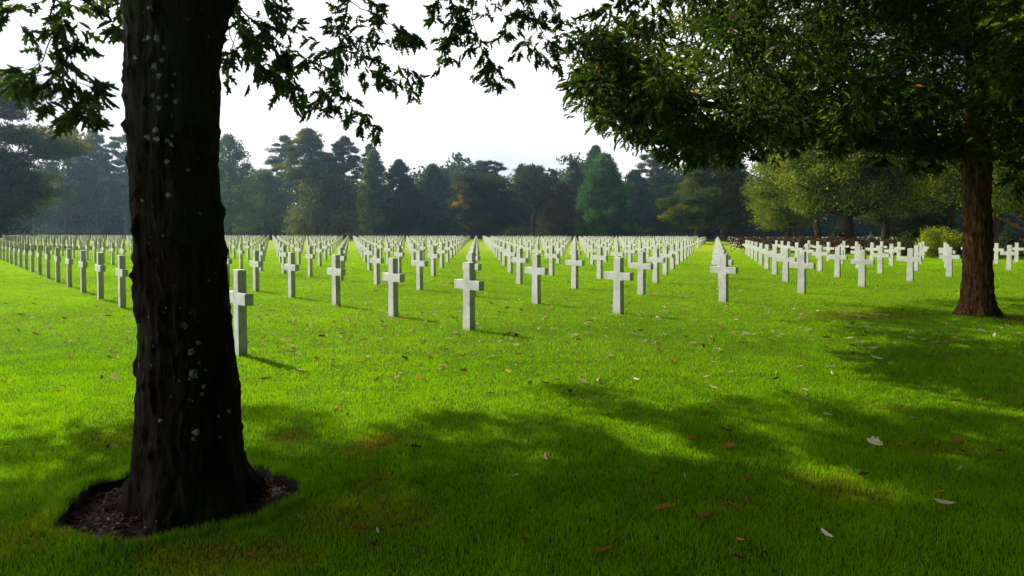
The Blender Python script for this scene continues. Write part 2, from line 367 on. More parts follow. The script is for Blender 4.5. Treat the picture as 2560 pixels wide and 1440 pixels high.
for n_ in range(0, 75):
    for k_ in range(-3, 75):
        x = AX+n_*av[0]+k_*bv[0]; y = AY+n_*av[1]+k_*bv[1]
        if y < 2: continue
        if k_ < 0: continue
        if abs(x) > .80*y+3: continue
        u = W0/2+FPX*x/y
        ymax = 140 if u < 1745 else 112
        if y > ymax: continue
        if n_ >= 13 and k_ < 11: continue           # shrub bed
        if n_ >= 13 and k_ < 14 and n_ < 16: continue
        cells.append((n_, k_, x, y))
cells.sort(key=lambda c: c[3])
star = min(cells, key=lambda c: (c[2]-starxy[0])**2+(c[3]-starxy[1])**2)
print('STAR', star, starxy)
FRONT = {0: 'nearest white marble cross beside the dark trunk, cut by its right edge',
         1: 'white marble cross, second of the front line, left of the picture centre',
         2: 'white marble cross, third of the front line, right of the picture centre',
         3: 'white marble cross, fourth of the front line, with a thin crack on its stem'}
ncount = 0; rest = []; m_crack = bpy.data.materials.new('dark_crack'); m_crack.use_nodes = True; m_crack.node_tree.nodes['Principled BSDF'].inputs['Base Color'].default_value = (.12, .10, .08, 1)
for (n_, k_, x, y) in cells:
    if (n_, k_) == star[:2]: continue
    if ncount < 299:
        o = link('cross', me_cross, None, (x, y, 0)); o.rotation_euler = (0, 0, ROT+random.gauss(0, .006))
        if k_ == 0 and n_ in FRONT: lb = FRONT[n_]
        elif k_ == 0: lb = 'white marble cross, %s of the front line running right from the big trunk' % ordn(n_+1)
        else: lb = 'white marble cross, %s behind the %s front-line cross in its diagonal file to upper left' % (ordn(k_), ordn(n_+1))
        tag(o, lb, 'cross', 'white grave crosses standing in files on the lawn'); ncount += 1
        if (n_, k_) == (3, 0):
            cp = [(-.072, .27), (-.03, .31), (.0, .345), (.03, .37), (.055, .41)]; V = []; F = []
            for q, (cx_, cz_) in enumerate(cp): V += [(cx_, .0535, cz_-.002), (cx_, .0535, cz_+.003), (cx_, -.0535, cz_-.002), (cx_, -.0535, cz_+.003)]
            for q in range(4): F += [(q*4, q*4+1, q*4+5, q*4+4), (q*4+2, q*4+6, q*4+7, q*4+3)]
            mc = bpy.data.meshes.new('crack'); mc.from_pydata(V, [], F); mc.materials.append(m_crack); link('crack', mc, o)
    else: rest.append((x, y))
def build_rest():
    out_ = np.array(cross_outline(False)); T = .105; m = len(out_)
    tm = np.concatenate([np.stack([out_[:, 0], np.full(m, -T/2), out_[:, 1]], 1), np.stack([out_[:, 0], np.full(m, T/2), out_[:, 1]], 1)])
    faces = [tuple(range(m)), tuple(range(2*m-1, m-1, -1))]+[(i, i+m, (i+1) % m+m, (i+1) % m) for i in range(m)]
    P = np.array([(x, y, 0) for x, y in rest]); c, s = math.cos(ROT), math.sin(ROT)
    M = np.tile(np.array([[c, -s, 0], [s, c, 0], [0, 0, 1.0]]), (len(P), 1, 1))
    me = stamp('distant_crosses', tm, faces, P, M, np.ones(len(P)), m_marble)
    bm = bmesh.new(); bm.from_mesh(me); bmesh.ops.recalc_face_normals(bm, faces=bm.faces); bm.to_mesh(me); bm.free()
    tag(link('distant_crosses', me), 'far rows of small white crosses in front of the dark tree line', 'crosses', None, 'stuff')
build_rest(); print('CROSSES', ncount, len(rest))
# the one star marker: stem + six-pointed star
st_o = []
for i in range(12):
    a = R(90+30*i); r = .235 if i % 2 == 0 else .1357
    st_o.append((r*math.cos(a), .815+r*math.sin(a)))
low = 6                                              # lowest point index replaced by the stem
st_o = st_o[:5]+[(-.075, .815-.118), (-.088, -.1), (.088, -.1), (.075, .815-.118)]+st_o[8:]
me_star = marker_mesh('star_marker', st_o, .105, .005)
o = link('star_marker', me_star, None, (star[2], star[3], 0)); o.rotation_euler = (0, 0, ROT)
tag(o, 'white marble grave marker topped by a six-pointed star among the crosses', 'grave marker')

# ------------------------------------------------------------------ grass
def grass_mat():
    m, n, N, L = mat_new('grass_blade')
    at = N('ShaderNodeAttribute'); at.attribute_name = 'tint'; dr = N('ShaderNodeAttribute'); dr.attribute_name = 'dry'
    cr = N('ShaderNodeValToRGB'); e = cr.color_ramp.elements; e[0].position = 0; e[0].color = (.036, .140, .0014, 1); e[1].position = 1; e[1].color = (.165, .33, .002, 1)
    L(at.outputs['Fac'], cr.inputs[0])
    mx = N('ShaderNodeMix'); mx.data_type = 'RGBA'; L(dr.outputs['Fac'], mx.inputs['Factor']); L(cr.outputs[0], mx.inputs['A']); mx.inputs['B'].default_value = (.23, .14, .03, 1)
    dif = N('ShaderNodeBsdfDiffuse'); tr = N('ShaderNodeBsdfTranslucent'); gl = N('ShaderNodeBsdfGlossy'); gl.inputs['Roughness'].default_value = .45; gl.inputs['Color'].default_value = (.8, .9, .4, 1)
    L(mx.outputs['Result'], dif.inputs['Color'])
    vm = N('ShaderNodeVectorMath'); vm.operation = 'MULTIPLY'; vm.inputs[1].default_value = (2.3, 2.2, .5); L(mx.outputs['Result'], vm.inputs[0]); L(vm.outputs[0], tr.inputs['Color'])
    ms = N('ShaderNodeMixShader'); ms.inputs[0].default_value = .52; L(dif.outputs[0], ms.inputs[1]); L(tr.outputs[0], ms.inputs[2])
    m2 = N('ShaderNodeMixShader'); m2.inputs[0].default_value = .02; L(ms.outputs[0], m2.inputs[1]); L(gl.outputs[0], m2.inputs[2])
    o = N('ShaderNodeOutputMaterial'); L(m2.outputs[0], o.inputs['Surface']); return m
m_grass = grass_mat()
DRY = []      # (x, y, rx, ry, strength)
for (u, v, ru, rv, s) in [(950, 1105, 75, 22, .85), (900, 1130, 60, 25, .5), (560, 1395, 260, 45, .7), (930, 1290, 190, 60, .45), (1750, 705, 5, 3, 0),
                          (2140, 790, 190, 12, .6), (2100, 1225, 130, 50, .45), (1850, 1262, 70, 18, .4), (730, 1095, 60, 20, .5), (2560, 800, 70, 14, .8),
                          (930, 1210, 60, 30, .4), (60, 1350, 130, 60, .4), (2330, 1120, 140, 30, .3), (2200, 1020, 90, 18, .3), (280, 1095, 90, 25, .3)]:
    c = G(u, v); e1 = G(u+ru, v); e2 = G(u, v-rv); DRY.append((c.x, c.y, abs(e1.x-c.x), abs(e2.y-c.y), s))
def build_grass():
    Vs, Ls, Fs, T_, D_ = [], [], [], [], []; base = 0
    bands = []; yb = 1.7
    while yb < 62:
        st_ = .5 if yb < 9 else (1.0 if yb < 20 else 3.0); ym = yb+st_/2; q = max(1.0, ym/3.8)
        bands.append((yb, yb+st_, .028+.0003*ym, .0028*q**.93, 15000/q**1.85*(1 if ym < 40 else (62-ym)/22), 5 if ym < 8 else 3)); yb += st_
    for (y0, y1, hh, ww, den, nv) in bands:
        xm = .80*y1+1.0; n = int(2*xm*(y1-y0)*den); x = rng.uniform(-xm, xm, n); y = rng.uniform(y0, y1, n)
        k = np.abs(x) < .79*y+.8
        dx, dy = x-SOILC[0], y-SOILC[1]; an = np.arctan2(dy, dx); sr = np.vectorize(soil_r)(an) if y0 < 5 else np.zeros(n)
        k &= (np.hypot(dx, dy) > sr+.0)
        edge = np.hypot(dx, dy)-sr
        x, y, edge = x[k], y[k], edge[k]; n = len(x)
        big = vnoise(x, y, .9); mid = vnoise(x+31, y+7, .22); sm = vnoise(x+5, y+50, .07)
        h = hh*(.45+.5*mid+.35*sm+.25*rng.uniform(0, 1, n))*np.where((edge < .10) & (y < 5), 1.7, 1.0)
        dry = np.zeros(n)
        wob = vnoise(x+11, y+3, .12)
        for (cx, cy_, rx, ry, s) in DRY:
            q = ((x-cx)/rx)**2+((y-cy_)/ry)**2
            dry = np.maximum(dry, s*np.clip(1.5-q-.9*wob, 0, 1))
        h *= (1-.5*dry)
        dry = np.where(rng.uniform(0, 1, n) < dry*1.1, .55+.4*rng.uniform(0, 1, n), np.where(rng.uniform(0, 1, n) < .012+.11*np.clip(vnoise(x+17, y+44, 1.1)*1.6-.75, 0, 1), .55, 0))
        w = ww*(.6+.8*rng.uniform(0, 1, n))
        a = rng.uniform(0, 2*np.pi, n); lean = np.abs(rng.normal(0, .5, n))+.08; la = rng.uniform(0, 2*np.pi, n)
        ca, sa = np.cos(a)*w/2, np.sin(a)*w/2
        lx, ly = np.cos(la)*lean*h, np.sin(la)*lean*h
        z0 = np.zeros(n)-.002
        if nv == 5:
            V = np.stack([np.stack([x-ca, y-sa, z0], 1), np.stack([x+ca, y+sa, z0], 1),
                          np.stack([x+ca*.8+lx*.35, y+sa*.8+ly*.35, h*.6], 1), np.stack([x-ca*.8+lx*.35, y-sa*.8+ly*.35, h*.6], 1),
                          np.stack([x+lx, y+ly, h], 1)], 1)
            fl = np.array([0, 1, 2, 3, 3, 2, 4]); fs = [4, 3]
        else:
            V = np.stack([np.stack([x-ca, y-sa, z0], 1), np.stack([x+ca, y+sa, z0], 1), np.stack([x+lx, y+ly, h], 1)], 1)
            fl = np.array([0, 1, 2]); fs = [3]
        tint = np.clip(.02+.30*vnoise(x+8, y+8, 5.0)+.40*vnoise(x+3, y+91, 1.3)+.3*mid+.35*rng.uniform(-.5, .5, n)+.15, 0, 1)
        Vs.append(V.reshape(-1, 3)); Ls.append((fl[None, :]+(np.arange(n)*nv)[:, None]+base).ravel()); Fs.append(np.tile(fs, n))
        T_.append(np.repeat(tint, nv)); D_.append(np.repeat(dry, nv)); base += n*nv
    me = mesh_arrays('grass', np.concatenate(Vs), np.concatenate(Fs), np.concatenate(Ls), m_grass, False, {'tint': np.concatenate(T_), 'dry': np.concatenate(D_)})
    print('GRASS', len(me.polygons))
    tag(link('grass', me), 'short mown green grass blades of the lawn', 'grass', None, 'stuff')
build_grass()

# ------------------------------------------------------------------ leaf templates
def oak_template():
    half = [(0, -.16), (.012, 0), (.05, .05), (.17, .13), (.13, .15), (.06, .20), (.16, .30), (.27, .42), (.19, .42), (.07, .45), (.17, .60), (.29, .76), (.17, .70), (.06, .74), (.09, .88), (.13, .98), (.05, .95)]
    pts = [(x, y) for x, y in half]+[(0, 1.05)]+[(-x, y) for x, y in half[1:][::-1]]
    V = np.array([(x, y, .25*abs(x)+.12*math.sin(y*3)-.10*y*y) for x, y in pts])
    n = len(pts)
    # right and left halves as two faces folded on the midrib
    h = len(half)
    fr = tuple(range(0, h+1)); fl = (0,)+tuple(range(h, n))
    return V, [fr, fl]
OAKV, OAKF = oak_template()
QV = np.array([(0, 0, 0), (.30, .45, .06), (0, 1, -.05), (-.30, .45, .06)]); QF = [(0, 1, 2, 3)]
TV = [];TF = []
for i in range(7):
    a = 2*math.pi*i/7+.3*(i % 2); t = .35+.8*((i*37) % 10)/10
    d = Vector((math.cos(a)*math.sin(t), math.sin(a)*math.sin(t), math.cos(t))); p = d.cross(Vector((0, 0, 1))).normalized()*.10
    b_ = len(TV); TV += [tuple(-p), tuple(p), tuple(d*(.8+.2*(i % 3)))]; TF.append((b_, b_+1, b_+2))
TV = np.array(TV)

CT = None
def crown_points(clumps, per):
    global CT
    r_ = rng.uniform(0, 1, len(clumps)); CT = np.clip(np.repeat(r_, per)*.55+rng.uniform(0, .45, len(clumps)*per), 0, 1)  # tint per clump paints light and dark clumps into the crown
    return _crown_points(clumps, per)
def _crown_points(clumps, per):
    """points spread in flattened clumps; clumps: (x,y,z,rx,rz)"""
    C = np.repeat(np.array(clumps), per, 0); n = len(C)
    d = rng.normal(size=(n, 3)); d /= np.linalg.norm(d, axis=1)[:, None]; r = rng.uniform(0, 1, n)**.45; r = np.where(rng.uniform(0, 1, n) < .09, rng.uniform(.95, 1.35, n), r)
    lump = 1+.25*np.sin(d[:, 0]*5+C[:, 0]*3)*np.sin(d[:, 1]*4+C[:, 1])
    P = np.stack([C[:, 0]+d[:, 0]*r*C[:, 3]*lump, C[:, 1]+d[:, 1]*r*C[:, 3]*lump, C[:, 2]+d[:, 2]*r*C[:, 4]], 1)
    return P

def far_tree(name, label, cat, u, D, top, hw, kind, mat, bark, base_frac=.12, per=None, leaf=.34, nclump=60, lean=0.0, gap=0.0, trunk_r=.35, extra=None, group='trees of the wood beyond the graves', autumn=None):
    """a tree standing at distance D (m) whose top is at photo row `top`"""
    base = AT(u, HOR, D); x0 = base.x; Hh = CAMH+(HOR-top)/FPX*D; rad = hw/FPX*D
    root = empty(name, (x0, D, 0)); tag(root, label, cat, group)
    cl = []; tb = Tubes()
    tp = [(0, 0, -.3), (lean*.3, 0, Hh*.25), (lean*.6+random.uniform(-.3, .3), 0, Hh*.5), (lean, 0, Hh*.92)]
    pts, rr = smooth_path(tp, 14, .05, [trunk_r*1.5, trunk_r, trunk_r*.7, trunk_r*.12]); tb.add(pts, rr, 9)
    nclump = int(nclump*1.9)
    for i in range(nclump):
        t = (i+.5)/nclump; z = base_frac+(1-base_frac)*t
        if kind == 'cone': prof = (1-t)**.7*(.35+.65*min(1, (t+.12)*3))
        elif kind == 'round': prof = math.sqrt(max(0, 1-(2*t-.9)**2*.95))
        elif kind == 'pine': prof = (1-t**2.5)*(.45+.55*min(1, t*3))*random.uniform(.55, 1.1)
        elif kind == 'flat': prof = (.35+.65*math.sin(math.pi*min(1, t**.8)*.9))*random.uniform(.7, 1.1)
        else: prof = (1-abs(2*t-.75)**2.2*.6)*random.uniform(.6, 1)
        a = random.uniform(0, 2*math.pi); q = random.uniform(.35, 1)**.5
        rx = rad*random.uniform(.12, .27)*random.choice((1, 1, 1.3))
        rz = rx*(.75 if kind in ('cone', 'round', 'full') else .34)
        q *= random.uniform(.72, 1.22); cx = math.cos(a)*prof*rad*q*.92; cy_ = math.sin(a)*prof*rad*q*.92
        lx = lean*z
        if random.random() < gap: continue
        top_lim = Hh-rz
        zz = min(z*Hh, top_lim)
        cl.append((cx+lx, cy_, zz, rx*min(1, .45+prof), rz))
        if i % 2 == 0:
            zs = max(.1, z-.10)*Hh
            tb.add(smooth_path([(lx*.95, 0, zs), (lx+cx*.5, cy_*.5, zs+.05*Hh*.6), (lx+cx, cy_, zz)], 5, .08), [trunk_r*.35, trunk_r*.28, trunk_r*.22, trunk_r*.15, trunk_r*.1, trunk_r*.05], 5)
    cl.append((lean, 0, Hh-rad*.12, rad*.16, rad*.14))
    if extra: cl += extra
    per = per or 120
    P = crown_points(cl, per)
    P[:, 2] = np.maximum(P[:, 2], .3)
    link('trunk', tb.mesh('trunk', bark), root)
    if kind in ('pine', 'flat'):
        me = stamp('crown', TV, TF, P, rand_rot(len(P), tilt=.7), leaf*rng.uniform(.8, 1.6, len(P))*1.15, mat, CT)
    else:
        me = stamp('crown', QV, QF, P, rand_rot(len(P)), leaf*rng.uniform(.7, 1.5, len(P)), mat, CT)
    link('crown', me, root)
    if autumn:     # a patch of turned leaves on the crown
        cx, cz, rx, rz, nn = autumn
        p = crown_points([(cx+random.uniform(-1, 1)*rx, -rad*.5+random.uniform(-1, 1), cz+random.uniform(-1, 1)*rz, .6, .5) for _ in range(14)], nn)
        f = link('foliage', stamp('foliage', QV, QF, p, rand_rot(len(p)), leaf*.8*rng.uniform(.7, 1.4, len(p)), m_autumn), root)
        f['label'] = 'golden yellow leaves on one side of the crown'
    return root

# ---- the wood behind the graves, left to right as they stand
far_tree('pine_tree', 'large near pine whose boughs reach in from the left edge', 'tree', -95, 72, 190, 250, 'flat', m_pine_g, m_bark_far, .10, 420, .28, 95, 0, .05, .5)
far_tree('pine_tree', 'hazy pine with ragged top, next to the left-edge pine', 'tree', 165, 150, 306, 78, 'pine', m_pine, m_bark_pink, .25, 120, .36, 75, 1.0, .12, .35)
far_tree('pine_tree', 'slim hazy pine with a pointed top, left of the big trunk', 'tree', 250, 155, 330, 66, 'pine', m_pine, m_bark_pink, .28, 110, .36, 70, -1.2, .12, .35)
far_tree('pine_tree', 'hazy flat-topped pine half hidden by the big dark trunk', 'tree', 318, 160, 342, 60, 'flat', m_pine, m_bark_far, .3, 110, .36, 50, 0, .15, .35)
far_tree('broadleaf_tree', 'misty rounded tree just right of the big dark trunk', 'tree', 575, 150, 340, 78, 'full', m_lightg, m_bark_far, .12, 130, .36, 80, 0, .0, .35)
far_tree('pine_tree', 'thin ragged pine rising behind the misty rounded tree', 'tree', 712, 175, 342, 62, 'pine', m_pine, m_bark_far, .5, 110, .36, 45, 0, .25, .3)
far_tree('broadleaf_tree', 'low pale-topped broadleaf tree left of the tall twin-topped pine', 'tree', 665, 160, 424, 90, 'full', m_lightg, m_bark_far, .1, 110, .36, 80, 0, 0, .3)
tp = far_tree('pine_tree', 'tallest twin-topped pine with sky showing through, spreading low boughs', 'tree', 790, 138, 326, 88, 'pine', m_pine_b, m_bark_dark, .45, 120, .32, 95, -1.6, .34, .42)
far_tree('pine_tree', 'second stem of the twin-topped pine, leaning right with open crown', 'tree', 850, 141, 345, 62, 'pine', m_pine, m_bark_dark, .5, 100, .32, 60, 1.0, .36, .3)
far_tree('broad_conifer', 'wide olive conifer below the twin-topped pine, skirt reaching the grass', 'tree', 815, 134, 410, 118, 'cone', m_pine_b, m_bark_dark, .07, 150, .34, 100, 0, .05, .45)
far_tree('broadleaf_tree', 'light green tree with a dark tip right of the twin-topped pine', 'tree', 935, 150, 376, 56, 'cone', m_lightg, m_bark_far, .15, 120, .34, 80, 0, 0, .3)
far_tree('pine_tree', 'dark bare-tipped pine poking up behind the light green tree', 'tree', 925, 170, 364, 40, 'pine', m_pine, m_bark_far, .6, 90, .34, 35, 0, .2, .3)
far_tree('pine_tree', 'pointed brownish pine between light green tree and centre gap', 'tree', 998, 152, 403, 66, 'pine', m_cedar, m_bark_far, .1, 120, .36, 85, 0, .05, .3)
far_tree('broadleaf_tree', 'dark rounded tree at the lowest dip of the tree line', 'tree', 1085, 155, 412, 66, 'full', m_bluegreen, m_bark_far, .08, 120, .36, 85, 0, .0, .3)
far_tree('pine_tree', 'small dark pine behind the rounded tree, left of the golden-edged one', 'tree', 1160, 172, 421, 36, 'flat', m_pine, m_bark_far, .5, 90, .36, 35, 0, .1, .3)
far_tree('pine_tree', 'dark domed pine showing above the golden-edged cedar', 'tree', 1215, 172, 406, 50, 'flat', m_bluegreen, m_bark_far, .4, 120, .36, 55, 0, .0, .3)
far_tree('cedar_tree', 'brownish spreading cedar with golden leaves on its left edge and leaning trunk', 'tree', 1228, 132, 438, 92, 'flat', m_cedar, m_bark_far, .12, 150, .30, 85, -2.2, .05, .4, autumn=(-5.6, 8.4, 1.3, 2.0, 130))
far_tree('tall_tree', 'tall tree with bare forked pale trunk right of the cedar', 'tree', 1332, 140, 413, 58, 'round', m_cedar, m_bark_far, .5, 120, .32, 50, 0, .1, .38)
far_tree('broadleaf_tree', 'dark green tree behind the bare forked trunk', 'tree', 1302, 165, 413, 48, 'full', m_bluegreen, m_bark_far, .1, 110, .36, 70, 0, .0, .3)
far_tree('pine_tree', 'small dark tree in the notch right of the forked trunk', 'tree', 1384, 168, 428, 36, 'pine', m_bluegreen, m_bark_far, .1, 110, .36, 60, 0, .05, .3)
far_tree('turning_tree', 'rust and yellow tree left of the dense green cone', 'tree', 1405, 142, 455, 62, 'full', m_brownish, m_bark_far, .1, 110, .34, 80, 0, .05, .3)
far_tree('pine_tree', 'narrow dark pine left of and behind the dense green cone', 'tree', 1432, 160, 404, 42, 'pine', m_pine, m_bark_far, .2, 120, .36, 70, 0, .05, .3)
far_tree('pine_tree', 'high dark pine peeking over the dense green cone', 'tree', 1488, 165, 367, 58, 'pine', m_pine, m_bark_far, .3, 130, .36, 75, 0, .05, .3)
far_tree('broadleaf_tree', 'dense green cone-shaped broadleaf tree standing out before the wood', 'tree', 1510, 134, 385, 92, 'cone', m_cone, m_bark_far, .05, 210, .30, 130, 0, 0, .35)
far_tree('broadleaf_tree', 'dim tree filling the gap right of the dense green cone', 'tree', 1585, 165, 425, 60, 'full', m_bluegreen, m_bark_far, .05, 110, .36, 80, 0, 0, .3)
far_tree('pine_tree', 'layered hazy pine standing high left of the near oak canopy', 'tree', 1630, 175, 381, 56, 'flat', m_pine, m_bark_far, .45, 100, .36, 42, 0, .15, .35)
far_tree('broadleaf_tree', 'dim tree below the layered hazy pine', 'tree', 1650, 170, 450, 75, 'full', m_bluegreen, m_bark_far, .05, 110, .36, 80, 0, 0, .3)
# the filler rows behind, reading as one dark mass
def wood_mass():
    P = []
    for u in range(-150, 2760, 20):
        for D, t0, t1 in ((182, 440, 585), (196, 455, 585)):
            jt = 26*math.sin(u*.021)+14*math.sin(u*.063+2)
            if u > 1700: jt += 10
            tops = t0+jt+random.uniform(-12, 12)
            x = AT(u, HOR, D).x; Ht = CAMH+(HOR-tops)/FPX*D
            for j in range(15):
                z = random.uniform(.02, 1)**1.2*Ht
                P.append((x+random.uniform(-2.5, 2.5), D+random.uniform(-3, 3), z, 2.4, 1.9))
    p = crown_points(P, 60); p[:, 2] = np.maximum(p[:, 2], .1)
    me = stamp('woodland', QV, QF, p, rand_rot(len(p)), rng.uniform(.7, 1.4, len(p)), m_bluegreen, CT)
    tag(link('woodland', me), 'dark unbroken mass of woodland behind the single trees', 'woodland', None, 'stuff')
wood_mass()
def shrub(name, label, u, D, top, hw, mat, leaf=.22, nn=14, per=90, cat='shrub', group=None, flowers=0, flat=.8, base=0.0):
    b = AT(u, HOR, D); Hh = CAMH+(HOR-top)/FPX*D; rad = hw/FPX*D
    root = empty(name, (b.x, D, 0)); tag(root, label, cat, group)
    cl = []
    for i in range(nn):
        a = random.uniform(0, 6.28); q = random.uniform(0, 1)**.5*.8; t = random.uniform(.1, 1)
        zz = t*(Hh*.82)*math.sqrt(max(.05, 1-q*q)); cl.append((math.cos(a)*q*rad, math.sin(a)*q*rad*.8, zz, rad*.35, Hh*.2))
    p = crown_points(cl, per); p[:, 2] = np.maximum(p[:, 2], .02)
    link('foliage', stamp('foliage', QV, QF, p, rand_rot(len(p), tilt=.9), leaf*rng.uniform(.6, 1.3, len(p)), mat, CT), root)
    tb = Tubes()
    for i in range(5):
        a = random.uniform(0, 6.28); tb.add([(0, 0, -.1), (math.cos(a)*rad*.3, math.sin(a)*rad*.3, Hh*.4), (math.cos(a)*rad*.6, math.sin(a)*rad*.6, Hh*.7)], [.04, .03, .01], 5)
    link('stems', tb.mesh('stems', m_bark_dark), root)
    if flowers:
        cen = np.array(cl); d = rng.normal(size=(flowers, 3)); d[:, 1] = -np.abs(d[:, 1]); d /= np.linalg.norm(d, axis=1)[:, None]
        c = cen[rng.integers(0, len(cen), flowers)]; fp = np.stack([c[:, 0]+d[:, 0]*c[:, 3], c[:, 1]+d[:, 1]*c[:, 3], np.maximum(.2, c[:, 2]+d[:, 2]*c[:, 4])], 1)
        link('blossom', stamp('blossom', QV, QF, fp, rand_rot(flowers), np.full(flowers, .13), m_flower), root)
    return root
us = [(20, 'dark shrub at the left end of the wood edge'), (115, 'dark shrub under the left hazy pines'), (215, 'dim shrub left of the big trunk at the wood edge'), (620, 'dim shrub below the misty rounded tree'),
      (700, 'dim shrub left of the olive conifer skirt'), (905, 'green shrub right of the olive conifer trunk'), (960, 'yellow-green shrub under the light green tree'), (1030, 'dark shrub under the brownish pine'),
      (1120, 'dark shrub left of the cedar base'), (1290, 'dark shrub between cedar and forked trunk'), (1372, 'olive shrub right of the forked trunk foot'), (1425, 'rounded olive shrub left of the green cone foot'), (1600, 'dark shrub right of the green cone foot'), (1680, 'dark shrub near the right end of the field edge')]
for i, (u, lb) in enumerate(us):
    shrub('shrub', lb, u, 158 if i % 2 else 150, random.uniform(545, 562), random.uniform(36, 50), [m_bluegreen, m_brownish, m_bluegreen, m_lightg][i % 4] if i not in (0, 1, 2) else m_bluegreen, .36, 16, 60, group='shrubs along the wood edge')
def low_hedge(name, label, p0, p1, w, h, mat, leaf, per_m, kind_cat='hedge'):
    p0, p1 = Vector((*p0, 0)), Vector((*p1, 0)); d = (p1-p0); Ln = d.length; t = d/Ln; nrm = Vector((-t.y, t.x, 0))
    n = int(Ln*per_m); a = rng.uniform(0, Ln, n); b = rng.uniform(-.5, .5, n)*w; top = h*(.85+.3*vnoise(a+50, b, 1.3)); z = top*rng.uniform(0, 1, n)**.5
    P = np.stack([t.x*a+nrm.x*b, t.y*a+nrm.y*b, z], 1)
    me = stamp(name, QV, QF, P, rand_rot(n), leaf*rng.uniform(.6, 1.4, n), mat); o = link(name, me, None, p0)
    tag(o, label, kind_cat); return o
pL, pR = AT(-60, HOR, 147), AT(1745, HOR, 147)
low_hedge('clipped_hedge', 'low dark clipped hedge closing the far end of the rows', (pL.x, pL.y), (pR.x, pR.y), 1.6, 1.25, m_hedge, .35, 70)
qa, qb = AT(1750, HOR, 118), AT(1960, HOR, 118)
low_hedge('clipped_hedge', 'short low dark band of foliage behind the empty strip right of centre', (qa.x, qa.y), (qb.x, qb.y), 1.2, .45, m_hedge, .2, 130)  # low dark foliage band along the far thin dark line

# ---- right-hand group
far_tree('leaning_pine', 'bushy pine with thick trunk leaning left, right of the centre', 'tree', 1868, 100, 345, 128, 'pine', m_pine_g, m_bark_dark, .30, 260, .25, 110, -7.0, 0, .50, group=None, extra=[(random.uniform(-12.5, -2.2), random.uniform(-4, 4), random.uniform(2.6, 6.5), random.uniform(.9, 1.5), .55) for _ in range(46)])
far_tree('pine_tree', 'slim trunked tree with pinkish stem left of the leaning pine foot', 'tree', 1742, 138, 440, 62, 'round', m_pine, m_bark_pink, .42, 110, .3, 55, 0, .0, .42, group='trees of the right-hand group')
far_tree('broadleaf_tree', 'shadowy tree close left of the leaning pine trunk', 'tree', 1808, 135, 450, 60, 'round', m_bluegreen, m_bark_dark, .4, 120, .3, 55, 0, .0, .5, group='trees of the right-hand group')
far_tree('broadleaf_tree', 'bright yellow-green sunlit broadleaf tree right of the leaning pine', 'tree', 1968, 72, 335, 125, 'full', m_yel, m_bark_dark, .22, 200, .20, 130, 0, 0, .25, group='trees of the right-hand group')
far_tree('broadleaf_tree', 'broad tree on the thickest dark trunk behind the rusty shrub bed', 'tree', 2115, 55, 300, 180, 'full', m_mid, m_bark_dark, .36, 260, .17, 130, -.3, .0, .58, group='trees of the right-hand group')
far_tree('tall_tree', 'tree on a straight reddish trunk left of the thickest dark trunk', 'tree', 2042, 66, 340, 115, 'full', m_mid, m_bark_pink, .36, 170, .18, 70, 0, .0, .26, group='trees of the right-hand group')
far_tree('tall_tree', 'tree on a thin dark trunk right of the thickest one', 'tree', 2212, 58, 310, 125, 'full', m_yel, m_bark_dark, .32, 200, .17, 80, .1, .0, .27, group='trees of the right-hand group')
far_tree('tall_tree', 'tree on a pinkish trunk just left of the near right trunk', 'tree', 2375, 62, 320, 125, 'full', m_mid, m_bark_pink, .36, 220, .18, 85, .2, .0, .25, group='trees of the right-hand group')
far_tree('tall_tree', 'tree on a pinkish trunk right of the near right trunk', 'tree', 2494, 60, 260, 135, 'full', m_mid, m_bark_pink, .38, 220, .18, 90, 0, .0, .33, group='trees of the right-hand group')
far_tree('oak_tree', 'tree with sunlit orange trunk at the very right edge', 'tree', 2600, 38, 60, 190, 'full', m_mid, m_bark_right, .22, 260, .15, 100, 0, .0, .50, group='trees of the right-hand group')
far_tree('pine_tree', 'dusky olive pine behind the yellow-green shrub', 'tree', 2285, 80, 400, 110, 'flat', m_cedar, m_bark_dark, .12, 200, .2, 80, 0, .0, .3, group='trees of the right-hand group')
# shrub bed: a rusty border that follows the grave files
def latt(n, k): return (AX+n*av[0]+k*bv[0], AY+n*av[1]+k*bv[1])
low_hedge('rusty_border', 'long low bed of rust-brown shrubs behind the right-hand crosses', latt(14.0, -4), latt(14.3, 10.5), 3.2, 1.15, m_heather, .15, 900, 'shrub bed')
low_hedge('dark_border', 'dark green low shrubs in front of the rusty bed on the right', latt(13.2, -4), latt(13.4, 3.5), 1.2, .75, m_hedge, .12, 700, 'shrub bed')
shrub('bright_bush', 'rounded bright yellow-green bush in the bed left of the right trunk', 2353, 43, 550, 56, m_bush, .13, 22, 260)
shrub('flowering_bush', 'dark glossy bush with small white blossoms left of the thickest trunk', 2086, 54, 562, 24, m_bluegreen, .14, 14, 160, flowers=70)
shrub('green_bush', 'loose mid green bush left of the bright bush', 2262, 47, 570, 36, m_mid, .12, 14, 160)
shrub('green_bush', 'dark green bush between right trunk and the right edge', 2522, 42, 556, 34, m_bluegreen, .12, 14, 160)

